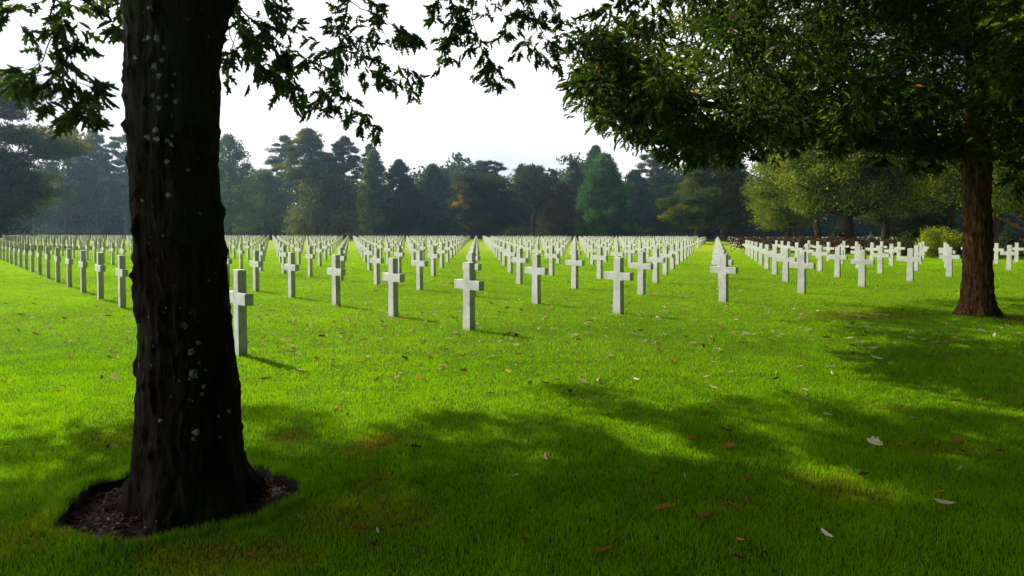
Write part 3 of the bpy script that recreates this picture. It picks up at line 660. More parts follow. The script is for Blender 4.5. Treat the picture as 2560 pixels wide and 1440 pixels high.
# ------------------------------------------------------------------ the near oak
def fbm(p, o=4, s=1.0):
    v = 0; a = 1
    for _ in range(o): v += a*mnoise.noise(p*s); s *= 2.1; a *= .5
    return v
def bark_trunk(name, prof, mat, na, nz, ridge=.02, lump=.02, root=None, roots=5, seed=0.0, bulge=None, ph=0.0, relief=None):
    """prof: list of (z, cx, cy, r)"""
    zs = [p[0] for p in prof]; V = []; F = []
    for i in range(nz+1):
        z = zs[0]+(zs[-1]-zs[0])*i/nz
        cx, cyy, r = (float(np.interp(z, zs, [p[j] for p in prof])) for j in (1, 2, 3))
        for j in range(na):
            a = 2*math.pi*j/na; q = Vector((math.cos(a), math.sin(a), 0))
            f = max(0, 1-max(z, 0)/.55)
            rr = r*(1+.16*f*f*math.cos(roots*a+ph)+.07*f*math.cos(3*a+1.3+ph))
            w = Vector((q.x*r*14, q.y*r*14, z*2.6+seed))
            rg = 1-abs(mnoise.noise(w)+.35*mnoise.noise(w*2.3))*2.2
            rr += ridge*rg*.48+lump*.5*fbm(Vector((q.x*2, q.y*2, z*2+seed)), 4, 1.4)
            m_ = mnoise.noise(Vector((q.x*9, q.y*9, z*9+seed)))
            if m_ > .25: rr += (m_-.25)*lump*2.2*(1+.8*mnoise.noise(Vector((q.x*30, q.y*30, z*34))))
            if bulge:
                for (ba, bz, br, bw) in bulge:
                    dd = (((a-ba+math.pi) % (2*math.pi)-math.pi)*r/.30)**2+((z-bz))**2
                    rr += br*math.exp(-dd/(bw*bw))
            V.append((cx+q.x*rr, cyy+q.y*rr, z))
    for i in range(nz):
        for j in range(na):
            a, b = i*na+j, i*na+(j+1) % na; F.append((a, b, b+na, a+na))
    me = bpy.data.meshes.new(name); me.from_pydata(V, [], F); me.materials.append(mat); me.polygons.foreach_set('use_smooth', [True]*len(F)); me.update()
    return me
NT = Vector((-1.70, 3.72, 0))
near = empty('oak_tree', NT); tag(near, 'big near oak with black lichen-spotted trunk in bare soil ring, left foreground', 'tree')
# centre offset and radius by height (from the outline of the trunk)
npf = []
for (v, ul, ur) in [(1345, 300, 690), (1300, 312, 668), (1250, 322, 652), (1200, 328, 628), (1150, 335, 612), (1050, 342, 603), (900, 347, 592), (750, 342, 574), (600, 334, 561), (450, 327, 553), (300, 320, 549), (180, 318, 550), (100, 314, 556), (30, 308, 575), (-60, 300, 585), (-200, 290, 600)]:
    a, b = AT(ul, v, NT.y), AT(ur, v, NT.y); r = (b.x-a.x)/2*math.cos(math.atan2(abs((a.x+b.x)/2), NT.y)) ; npf.append((max((a.z), -9), (a.x+b.x)/2-NT.x, 0, r*.97))
npf = [p for p in npf if p[0] > -.02]; npf.insert(0, (-.12, npf[0][1], 0, npf[0][3]*1.12)); npf += [(4.6, npf[-1][1], 0, .34), (8.5, npf[-1][1], 0, .10)]
print('NPF', [tuple(round(x, 3) for x in p) for p in npf])
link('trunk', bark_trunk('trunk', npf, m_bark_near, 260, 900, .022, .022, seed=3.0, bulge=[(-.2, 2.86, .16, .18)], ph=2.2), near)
def lichen_patches():
    spots = [(460, 815, 11), (497, 857, 9), (478, 880, 11), (482, 935, 15), (507, 965, 8), (505, 985, 8), (402, 1051, 7), (490, 1080, 12), (484, 1095, 7), (571, 1027, 8), (545, 1040, 5), (550, 1095, 6), (422, 488, 9), (357, 502, 6), (418, 405, 7), (383, 238, 8),
             (398, 270, 8), (390, 325, 9), (372, 345, 8), (392, 348, 9), (418, 352, 8), (428, 362, 7), (367, 343, 7), (415, 240, 6), (436, 185, 7), (398, 190, 9), (385, 165, 10), (372, 95, 9), (392, 95, 10), (360, 100, 7), (410, 120, 8), (405, 150, 8), (340, 145, 6), (375, 20, 8), (432, 215, 7), (440, 255, 7), (430, 290, 6), (470, 425, 5), (430, 340, 6), (398, 245, 6), (520, 700, 4), (497, 905, 6), (515, 925, 5), (450, 770, 4), (415, 770, 4)]
    m, n, N, L = mat_new('pale_lichen'); tc = N('ShaderNodeTexCoord'); t = N('ShaderNodeTexNoise'); t.inputs['Scale'].default_value = 60; t.inputs['Detail'].default_value = 5; L(tc.outputs['Object'], t.inputs['Vector'])
    cr = N('ShaderNodeValToRGB'); cr.color_ramp.elements[0].position = .35; cr.color_ramp.elements[0].color = (.08, .11, .075, 1); cr.color_ramp.elements[1].position = .65; cr.color_ramp.elements[1].color = (.22, .29, .21, 1); L(t.outputs['Fac'], cr.inputs[0])
    b = N('ShaderNodeBsdfPrincipled'); b.inputs['Roughness'].default_value = .95; L(cr.outputs[0], b.inputs['Base Color']); o = N('ShaderNodeOutputMaterial'); L(b.outputs[0], o.inputs['Surface'])
    dg = bpy.context.evaluated_depsgraph_get(); tr = [c for c in near.children if c.name.startswith('trunk')][0]
    bpy.context.view_layer.update(); V = []; F = []
    from mathutils.bvhtree import BVHTree
    bv_ = BVHTree.FromPolygons([v.co.copy() for v in tr.data.vertices], [tuple(p.vertices) for p in tr.data.polygons])
    cam_l = Vector((0, 0, CAMH))-NT
    for (u, v, r) in spots:
        V = []; F = []
        sub = [(0, 0, 1)]+[(random.uniform(-1, 1)*.8, random.uniform(-1, 1)*.8, random.uniform(.15, .42)) for _ in range(6)]
        for (ox, oy, sc) in sub:
            uu, vv_, r2 = u+ox*r, v+oy*r, r*sc*.8; ring = []; ph = random.uniform(0, 6)
            for k in range(15):
                if k == 14: pu, pv = uu, vv_
                else:
                    a = 2*math.pi*k/14; q = r2*(.85+.12*math.sin(3*a+ph)+random.uniform(-.16, .16)); pu, pv = uu+math.cos(a)*q, vv_+math.sin(a)*q
                x, f, h = ray(pu, pv); hit = bv_.ray_cast(cam_l, Vector((x, f, h)).normalized())
                if hit[0] is None: ring = None; break
                ring.append(hit[0]+hit[1]*(.005 if k < 14 else .009))
            if ring:
                b0 = len(V); V += [tuple(p) for p in ring]; F += [(b0+k, b0+(k+1) % 14, b0+14) for k in range(14)]
        if V:
            me = bpy.data.meshes.new('lichen'); me.from_pydata(V, [], F); me.materials.append(m); me.update(); link('lichen', me, near)

lichen_patches()

def leafy_twigs(twigs, mat, parent, leafn=(3, 5), L0=.14, step=.09, name='branch', sprays=True):
    """twigs: list of ([(u,v,Y)...], r0) traced shoots; leaves grow along and droop"""
    tb = Tubes(); P = []; D = []; off = parent.location
    for pts, r0 in twigs:
        tb = Tubes()
        W_ = [AT(u, v, Y)-off for (u, v, Y) in pts]
        Ln = sum((W_[i+1]-W_[i]).length for i in range(len(W_)-1)); n = max(4, int(Ln/.06))
        path = smooth_path(W_, n, .006); tb.add(path, [r0*(1-.85*i/n) for i in range(n+1)], 6)
        acc = 0
        for i in range(1, len(path)):
            acc += (path[i]-path[i-1]).length
            if acc > step*random.uniform(.6, 1.4) or i == len(path)-1:
                acc = 0; t = (path[i]-path[i-1]).normalized()
                # a side shoot with a rosette of leaves at its tip
                sd = Vector((random.gauss(0, 1), random.gauss(0, .8), random.gauss(-.25, .5))).normalized()
                Ls = random.uniform(.05, .26) if i < len(path)-1 else .02
                tip = path[i]+(t*.5+sd).normalized()*Ls
                tb.add([path[i], (path[i]+tip)/2+Vector((0, 0, -.01)), tip], [r0*.22+.0012, .0018, .001], 4)
                for k in range(random.randint(*leafn)):
                    d = (sd*.8+t*.5+Vector((random.gauss(0, .8), random.gauss(0, .8), random.gauss(-.60, .45)))).normalized()
                    f_ = random.random()**.6; P.append(path[i]*(1-f_)+tip*f_+Vector((random.gauss(0, .012), random.gauss(0, .012), random.gauss(0, .012)))); D.append(d)
        link(name, tb.mesh(name, m_bark_dark), parent)
    P = np.array([tuple(p) for p in P]); D = np.array([tuple(d) for d in D]); n = len(P)
    if n == 0: return None
    me = stamp('foliage', OAKV, OAKF, P, frames(D, rng.normal(0, .9, n)+(rng.uniform(0, 1, n) < .5)*math.pi), L0*rng.uniform(.65, 1.15, n), mat)
    link('foliage', me, parent); return n
NTW = [  # shoots seen against the sky, traced roughly from the photograph at their own distances
    # left cluster
    ([(150, -60, 4.2), (125, 60, 4.2), (150, 150, 4.25), (205, 240, 4.3), (235, 300, 4.3)], .006), ([(130, 90, 4.2), (105, 150, 4.2), (60, 185, 4.2), (25, 205, 4.2)], .004),
    ([(150, 150, 4.25), (120, 200, 4.2), (115, 260, 4.2)], .004), ([(150, 150, 4.3), (180, 200, 4.3), (240, 215, 4.3)], .004), ([(125, 30, 4.3), (170, 60, 4.3), (200, 110, 4.3)], .004), ([(115, 0, 4.3), (70, 20, 4.3), (30, 30, 4.3), (5, 5, 4.3)], .004),
    ([(190, 190, 4.2), (190, 240, 4.2), (200, 290, 4.2)], .003), ([(160, 170, 4.2), (100, 190, 4.1), (45, 215, 4.1)], .003), ([(240, -60, 4.6), (270, -10, 4.6), (300, 30, 4.6), (305, 80, 4.6)], .005), ([(130, -40, 4.4), (180, -10, 4.4), (230, 10, 4.4)], .004), ([(190, -30, 4.4), (170, 20, 4.4), (150, 40, 4.4)], .004),
    ([(300, -40, 4.8), (290, 10, 4.8), (280, 60, 4.8)], .003),
    # right of the trunk
    ([(540, -60, 4.8), (600, 20, 4.9), (660, 80, 5.0), (720, 120, 5.1), (760, 150, 5.2)], .008), ([(600, 20, 4.9), (590, 90, 4.9), (565, 150, 4.9)], .005), ([(620, 40, 4.9), (640, 120, 5), (690, 190, 5.1), (735, 235, 5.2)], .005),
    ([(600, 30, 4.8), (610, 110, 4.8), (650, 160, 4.9), (680, 200, 4.9)], .004), ([(640, -20, 5), (700, 20, 5.1), (740, 60, 5.2)], .004), ([(560, -20, 4.7), (600, 60, 4.7), (640, 90, 4.8)], .004), ([(570, 60, 4.7), (600, 140, 4.7), (640, 165, 4.7)], .004), ([(690, 100, 5.1), (720, 160, 5.1), (730, 200, 5.1)], .004),
    ([(760, 150, 5.2), (800, 125, 5.4), (850, 145, 5.6)], .004), ([(650, -60, 5), (660, 10, 5), (690, 60, 5)], .004),
    # pendulous spray down to (900,330)
    ([(880, -120, 6.4), (870, 0, 6.4), (850, 100, 6.4), (855, 200, 6.4), (880, 280, 6.4), (905, 320, 6.4)], .008), ([(850, 110, 6.4), (820, 180, 6.4), (795, 240, 6.4), (810, 280, 6.4)], .004), ([(870, 0, 6.4), (940, 40, 6.5), (1000, 70, 6.5), (1045, 100, 6.5)], .005),
    ([(940, 40, 6.5), (980, 120, 6.5), (1010, 160, 6.5), (1045, 205, 6.5)], .004), ([(860, 60, 6.4), (910, 120, 6.4), (950, 170, 6.4), (965, 210, 6.4)], .004), ([(870, 20, 6.4), (840, 40, 6.4), (850, 80, 6.4)], .004), ([(950, 170, 6.4), (990, 200, 6.4), (1030, 215, 6.4)], .003),
    ([(880, 100, 6.4), (900, 160, 6.4), (920, 200, 6.4)], .003), ([(860, 215, 6.4), (845, 240, 6.4), (855, 270, 6.4)], .003), ([(895, 280, 6.4), (925, 300, 6.4), (940, 312, 6.4)], .0025), ([(880, -20, 6.5), (930, 0, 6.5), (960, 20, 6.5)], .004), ([(900, 60, 6.5), (960, 80, 6.5), (1010, 110, 6.5)], .004),
    # centre hanging spray
    ([(1100, -100, 7), (1110, 0, 7), (1090, 30, 7), (1080, 45, 7)], .005), ([(1190, -120, 7), (1180, 0, 7), (1190, 90, 7), (1225, 150, 7), (1245, 205, 7)], .008), ([(1180, 0, 7), (1140, 60, 7), (1110, 110, 7)], .004), ([(1185, 40, 7), (1130, 100, 7), (1120, 145, 7)], .004),
    ([(1190, 90, 7), (1160, 60, 7), (1140, 20, 7)], .004), ([(1200, 110, 7), (1215, 170, 7), (1210, 190, 7)], .003), ([(1230, -60, 7.2), (1250, 20, 7.2), (1270, 80, 7.2)], .005), ([(1150, -60, 7), (1130, 0, 7), (1150, 60, 7)], .004),
    # cluster at 1300-1440
    ([(1340, -120, 7.5), (1330, 0, 7.5), (1350, 70, 7.5), (1380, 120, 7.5), (1395, 165, 7.5)], .008), ([(1330, 0, 7.5), (1290, 40, 7.5), (1270, 90, 7.5)], .004), ([(1350, 70, 7.5), (1320, 100, 7.5), (1300, 130, 7.5)], .004), ([(1350, 60, 7.5), (1400, 90, 7.5), (1455, 105, 7.6)], .004),
    ([(1340, 20, 7.5), (1390, 40, 7.5), (1400, 60, 7.5)], .004), ([(1330, -40, 7.5), (1370, 0, 7.5), (1400, 30, 7.5)], .005), ([(1300, -60, 7.5), (1290, 0, 7.5), (1300, 50, 7.5)], .004), ([(1380, 110, 7.5), (1350, 130, 7.5), (1345, 140, 7.5)], .003),
    # near hanging shoot at 1500-1640
    ([(1640, -160, 5.2), (1620, -20, 5.2), (1570, 0, 5.2), (1520, 15, 5.2)], .005), ([(1620, -40, 5.2), (1600, 10, 5.2), (1590, 25, 5.2)], .004),
    ([(1645, -200, 5.6), (1642, -30, 5.6), (1640, 80, 5.6), (1636, 200, 5.6)], .005)]
print('NEARLEAVES', leafy_twigs(NTW, m_oak_near, near, (4, 8), .108, .034))
# main limbs of the near oak above the frame, carrying the shoots
tb = Tubes()
limb_ends = []
for k in range(13):
    a = 2*math.pi*k/13+.25; z0 = 3.2+.30*k; ln = random.uniform(5.2, 7.6); el = random.uniform(.15, .45)
    p = [Vector((-.1, 0, z0)), Vector((math.cos(a)*ln*.35, math.sin(a)*ln*.35, z0+ln*.22)), Vector((math.cos(a)*ln*.7, math.sin(a)*ln*.7, z0+ln*(.22+el*.3))), Vector((math.cos(a)*ln, math.sin(a)*ln, z0+ln*(.25+el*.3)))]
    # keep limbs above the picture's top edge
    for q in p[1:]:
        Y = q.y+NT.y
        if Y > .3: q.z = max(q.z, 1.5+.36*Y+.5)
    pts, rr = smooth_path(p, 12, .05, [.13, .09, .05, .02]); tb.add(pts, rr, 8); limb_ends.append(p)
me = tb.mesh('limbs', m_bark_dark)
link('limbs', me, near)
def near_canopy():
    cl = []
    while len(cl) < 300:
        a = random.uniform(0, 2*math.pi); q = random.uniform(.1, 1)**.5; x = math.cos(a)*q*8.8-.9; y = math.sin(a)*q*8.6; z = random.uniform(3.9, 9.5)
        if z > 4.2+6.5*math.sqrt(1-q*q*.9): continue
        if vnoise(x+20, y+20, 1.8) < .26: continue
        Y = y+NT.y; X = x+NT.x
        if Y > -.5 and z < 1.5+.365*max(Y, 0)+.75: continue
        cl.append((x, y, z, .55, .4))
    # extra unseen clumps traced back towards the sun, added to shade the foreground
    lit = [(2140, 1215, 170, 48), (1850, 1262, 90, 22), (830, 1275, 110, 34), (945, 1100, 75, 24), (2480, 1180, 60, 20), (1700, 1010, 120, 25), (150, 1040, 260, 60), (60, 1210, 120, 40)]
    m = 0
    while m < 230:
        u, v = random.uniform(-100, 2700), random.uniform(975, 1560)
        if u < 620 and random.random() < .45: continue
        edge_v = 985+45*math.sin(u*.006+1)+25*math.sin(u*.021)+(0 if u > 600 else 60)
        if v < edge_v: continue
        if any(((u-a)/c)**2+((v-b)/d)**2 < 1 for a, b, c, d in lit): continue
        g = G(u, v); h = random.uniform(4.2, 8.2); p = g+sdir*(h/sdir.z)
        if p.y > 0 and p.z < 1.5+.365*p.y+.5: continue
        q = p-NT
        if math.hypot(q.x, q.y) > 10.5: continue
        cl.append((q.x, q.y, q.z, .28, .22)); m += 1
    P = crown_points(cl, 70); Pw = P+np.array(NT)
    u, v, zc = project(Pw); keep = ~((Pw[:, 1] > .1) & (v > -25) & (u > -200) & (u < 2760)); P = P[keep]; n = len(P)
    d = rng.normal(size=(n, 3)); d[:, 2] -= .4
    link('crown', stamp('crown', OAKV, OAKF, P, frames(d, rng.uniform(0, 6.28, n)), .15*rng.uniform(.7, 1.2, n), m_oak_near), near); print('NEARCROWN', n)
near_canopy()

# ------------------------------------------------------------------ the right oak
rb = G(2441, 788); RT = Vector((rb.x, rb.y, 0)); print('RT', RT)
ro = empty('oak_tree', RT); tag(ro, 'oak on the right with sunlit orange-brown trunk foot and wide low dark canopy', 'tree')
rpf = []
for (v, ul, ur) in [(796, 2368, 2508), (780, 2383, 2497), (760, 2395, 2489), (730, 2404, 2484), (690, 2407, 2482), (600, 2408, 2480), (500, 2406, 2476), (420, 2404, 2478), (380, 2398, 2482), (300, 2412, 2480), (100, 2420, 2475)]:
    a, b = AT(ul, v, RT.y), AT(ur, v, RT.y); th = math.atan2((a.x+b.x)/2, RT.y); rpf.append((a.z, (a.x+b.x)/2-RT.x, 0, (b.x-a.x)/2*math.cos(th)*.97))
rpf = [p for p in rpf if p[0] > -.05]; rpf.insert(0, (-.12, rpf[0][1], 0, rpf[0][3]*1.12)); rpf += [(9, .1, 0, .22), (12, .1, 0, .05)]
link('trunk', bark_trunk('trunk', rpf, m_bark_right, 150, 520, .045, .03, seed=8.0, roots=4, ph=.6), ro)
tb = Tubes()
lm = [(2440, 410, 12.9), (2400, 375, 12.7), (2330, 385, 12.5), (2240, 372, 12.3), (2150, 350, 12.1), (2060, 335, 11.9), (1985, 330, 11.6), (1920, 295, 11.3), (1820, 270, 11.0), (1700, 250, 10.7), (1580, 230, 10.4), (1480, 200, 10.2)]
pts, rr = smooth_path([AT(*p)-RT for p in lm], 44, .01, [.20, .17, .14, .12, .11, .10, .09, .075, .06, .045, .03, .012]); tb.add(pts, rr, 10)
lm2 = [(2150, 350, 12.1), (2080, 300, 11.9), (2000, 240, 11.6), (1900, 150, 11.3), (1780, 90, 11)]
pts, rr = smooth_path([AT(*p)-RT for p in lm2], 20, .01, [.09, .07, .05, .035, .015]); tb.add(pts, rr, 8)
for k in range(16):
    a = 2*math.pi*k/16+.2; z0 = 3.6+.42*k; ln = random.uniform(4, 7.2)
    p = [Vector((.1, 0, z0)), Vector((math.cos(a)*ln*.4, math.sin(a)*ln*.4, z0+ln*.16)), Vector((math.cos(a)*ln*.8, math.sin(a)*ln*.8, z0+ln*.22)), Vector((math.cos(a)*ln, math.sin(a)*ln, z0+ln*.18))]
    pts, rr = smooth_path(p, 12, .05, [.15, .10, .05, .015]); tb.add(pts, rr, 8)
    for q in pts[3:]:
        e = q+Vector((random.gauss(0, .7), random.gauss(0, .7), random.uniform(-.1, .7))); tb.add([q, (q+e)/2+Vector((0, 0, .08)), e], [.035, .02, .006], 5)
for q in [AT(*p)-RT for p in lm[3:-2]+lm2[1:-1]]:
    for _ in range(4):
        e = q+Vector((random.gauss(-.2, .4), random.gauss(0, .6), random.uniform(-.15, .6))); tb.add([q, (q+e)/2+Vector((0, 0, .06)), e], [.025, .015, .005], 5)
link('limbs', tb.mesh('limbs', m_bark_dark), ro)
POLY = [(1440, 175), (1500, 120), (1600, 95), (1640, 75), (1625, 20), (1650, -60), (1700, -3000), (6000, -3000), (6000, 500), (2560, 470), (2500, 400), (2400, 405), (2330, 395), (2250, 380), (2180, 375), (2080, 350), (2000, 345), (1930, 360), (1870, 378), (1800, 388), (1740, 375), (1700, 400), (1655, 370), (1610, 345), (1560, 320), (1520, 300), (1490, 260), (1455, 235)]
def inpoly(u, v, poly=POLY):
    c = np.zeros(len(u), bool); n = len(poly)
    for i in range(n):
        (x1, y1), (x2, y2) = poly[i], poly[(i+1) % n]
        if y1 == y2: continue
        m_ = ((y1 > v) != (y2 > v)) & (u < (x2-x1)*(v-y1)/(y2-y1)+x1); c ^= m_
    return c
def right_canopy():
    cl = []
    while len(cl) < 1650:
        n = 4000
        P = np.stack([rng.uniform(-8.6, 7.5, n), rng.uniform(-6.5, 7, n), rng.uniform(1.0, 11, n)], 1)
        q = (P[:, 0]/8.3)**2+(P[:, 1]/7.0)**2+((P[:, 2]-5.0)/6.5)**2
        k = (q < 1)
        k &= (P[:, 2] > 2.4+.10*np.abs(P[:, 0]+2))
        # thin the inside so light gets through
        Pw = P+np.array(RT); u, v, zc = project(Pw); mr_ = .22*FPX/zc
        u = u+22*np.sin(P[:, 2]*5+P[:, 1]*2); v = v+np.where(v > 60, 34*np.sin(u*.031+P[:, 1]*1.7)+26*np.sin(u*.083+P[:, 1]*3), 0)
        ok = inpoly(u, v)
        for du, dv in ((-.8, 0), (.8, 0), (0, .8)): ok &= inpoly(u+du*mr_, v+dv*mr_) | (v < -50)
        k &= ok
        k &= vnoise(P[:, 0]*1.0+40+P[:, 2], P[:, 1]+P[:, 2]*.7+9, 1.1) > .43
        k &= ~((u > 2385) & (u < 2500) & (v > 240) & (P[:, 1] < 0))
        uu, vv2 = u, v; lu = [1985, 2060, 2150, 2240, 2330, 2400]; lv = [330, 335, 350, 372, 385, 375]
        k &= ~((u > 1950) & (u < 2440) & (np.abs(v-np.interp(u, lu, lv)) < 30) & (Pw[:, 1] < 12.6))
        for p in P[k][:150]: cl.append((p[0], p[1], p[2], random.uniform(.35, .62), random.uniform(.22, .36)))
    cl = cl[:1650]
    # a dense rim on the left and lower edge that the photograph shows against the sky
    for i in range(55):
        t = random.random(); e = [(1455, 200), (1480, 260), (1530, 295), (1600, 325), (1660, 365), (1740, 390), (1850, 400), (1960, 350), (2150, 360), (2300, 385)]
        s = t*(len(e)-1); j = min(int(s), len(e)-2); f = s-j; u = e[j][0]*(1-f)+e[j+1][0]*f+random.uniform(0, 45); v = e[j][1]*(1-f)+e[j+1][1]*f-random.uniform(5, 160)
        p = AT(u, v, random.uniform(9.0, 12.5))-RT; cl.append((p.x, p.y, p.z, random.uniform(.22, .42), random.uniform(.14, .26)))
    P = crown_points(cl, 80); n = len(P)
    cen = np.repeat(np.array(cl)[:, :3], 80, 0); d = (P-cen); d /= np.linalg.norm(d, axis=1)[:, None]+1e-6
    d = d*.8+rng.normal(size=(n, 3))*.5; d[:, 2] -= .35
    ti = CT*.97; ti[rng.uniform(0, 1, n) < .006] = 1.0
    link('crown', stamp('crown', OAKV, OAKF, P, frames(d, rng.normal(0, 1.0, n)), .15*rng.uniform(.65, 1.2, n), m_oak, ti), ro); print('RIGHTCROWN', n)
right_canopy()
RTW = []
for (u0, v0, u1, v1) in [(1560, 150, 1445, 175), (1580, 110, 1500, 75), (1570, 130, 1500, 140), (1540, 190, 1440, 190), (1560, 200, 1430, 205), (1540, 230, 1460, 225), (1560, 240, 1475, 265), (1560, 260, 1490, 295), (1600, 270, 1535, 305), (1620, 290, 1570, 330),
                         (1660, 310, 1610, 345), (1700, 330, 1650, 380), (1760, 340, 1725, 395), (1830, 345, 1810, 398), (1900, 335, 1890, 390), (1990, 330, 1985, 375), (2080, 335, 2090, 385), (2180, 360, 2200, 410), (2260, 370, 2275, 420), (2330, 380, 2340, 420), (1620, 110, 1590, 60), (1660, 90, 1600, 40), (1600, 160, 1530, 100),
                         (1700, 200, 1640, 230), (1850, 300, 1820, 350), (2520, 380, 2540, 470), (1640, 210, 1600, 260)]:
    Yd = random.uniform(9.2, 10.6); RTW.append(([(u0, v0, Yd+.3), ((u0+u1)/2+random.uniform(-8, 8), (v0+v1)/2-8, Yd+.1), (u1, v1, Yd)], .006))
    RTW.append(([((u0+u1)/2, (v0+v1)/2-8, Yd+.1), ((u0+u1)/2+(v1-v0)*.25-10, (v0+v1)/2+18, Yd), (u1+(v1-v0)*.3, v1+abs(u1-u0)*.3-10, Yd-.1)], .004))
leafy_twigs(RTW, m_oak, ro, (5, 8), .12, .05)

# ------------------------------------------------------------------ fallen leaves
def dead_mat(name, c1, c2, tr=.3):
    m, n, N, L = mat_new(name)
    oi = N('ShaderNodeObjectInfo'); at = N('ShaderNodeAttribute'); at.attribute_name = 'tint'; ad = N('ShaderNodeMath'); ad.operation = 'ADD'; L(oi.outputs['Random'], ad.inputs[0]); L(at.outputs['Fac'], ad.inputs[1]); fr = N('ShaderNodeMath'); fr.operation = 'FRACT'; L(ad.outputs[0], fr.inputs[0])
    mx = N('ShaderNodeMix'); mx.data_type = 'RGBA'; L(fr.outputs[0], mx.inputs['Factor']); mx.inputs['A'].default_value = (*c1, 1); mx.inputs['B'].default_value = (*c2, 1)
    d = N('ShaderNodeBsdfDiffuse'); t = N('ShaderNodeBsdfTranslucent'); L(mx.outputs['Result'], d.inputs['Color']); L(mx.outputs['Result'], t.inputs['Color'])
    ms = N('ShaderNodeMixShader'); ms.inputs[0].default_value = tr; L(d.outputs[0], ms.inputs[1]); L(t.outputs[0], ms.inputs[2]); o = N('ShaderNodeOutputMaterial'); L(ms.outputs[0], o.inputs['Surface']); return m
m_dpale = dead_mat('pale_dead_leaf', (.50, .38, .24), (.74, .63, .47)); m_drust = dead_mat('rusty_dead_leaf', (.30, .09, .025), (.48, .19, .05)); m_ddark = dead_mat('dark_dead_leaf', (.06, .03, .02), (.15, .07, .03)); m_dgold = dead_mat('golden_dead_leaf', (.55, .30, .04), (.68, .42, .07))
DV = []
for _x, _y in [(0, -.14), (.012, 0), (.06, .06), (.15, .13), (.14, .19), (.11, .24), (.20, .34), (.26, .44), (.22, .49), (.16, .52), (.20, .62), (.23, .71), (.16, .77), (.10, .82), (.08, .92)]: DV.append((_x, _y))
DV = DV+[(0, 1.02)]+[(-x, y) for x, y in DV[1:][::-1]]
DF = [tuple(range(0, 16)), (0,)+tuple(range(15, len(DV)))]
def curled(seed, mat, narrow=1.0):
    r = random.Random(seed); V = []; c1, c2 = r.uniform(.4, 1.2), r.uniform(.3, .9)
    for (x, y) in DV:
        x *= narrow*1.15; y2 = y-.5
        zz = x*x*c1*3.2+.35*y2*y2*c2*2+x*y2*r.uniform(.2, .5)+.05
        V.append((x*(1-.25*c1*abs(x)), y2*(1-.1*c2), zz))
    me = bpy.data.meshes.new('fallen_leaf'); me.from_pydata(V, [], DF)
    at = me.attributes.new('tint', 'FLOAT', 'POINT'); me.materials.append(mat); me.update(); return me
LM = {'pale': [curled(i, m_dpale, 1-.25*i) for i in range(3)], 'rust': [curled(10+i, m_drust, 1-.22*i) for i in range(3)], 'dark': [curled(20+i, m_ddark, 1-.15*i) for i in range(2)], 'gold': [curled(30, m_dgold), curled(31, m_dgold, .7)]}
DESC = {'pale': 'pale dry curled', 'rust': 'rust-brown curled', 'dark': 'dark shrivelled', 'gold': 'golden yellow'}
nleaf = 0
def put_leaf(u, v, kind, size, label=None, rot=None, group=None):
    global nleaf
    p = G(u, v); ms = LM[kind]; size *= .68 if label and 'front-line' not in label else .88; o = link('fallen_leaf', ms[random.randrange(len(ms))], None, (p.x, p.y, .018))
    o.rotation_euler = (random.gauss(0, .25), random.gauss(0, .25), random.uniform(0, 6.28) if rot is None else rot); o.scale = (size,)*3
    tag(o, label, 'leaf', group or 'leaves fallen on the lawn'); nleaf += 1; return p
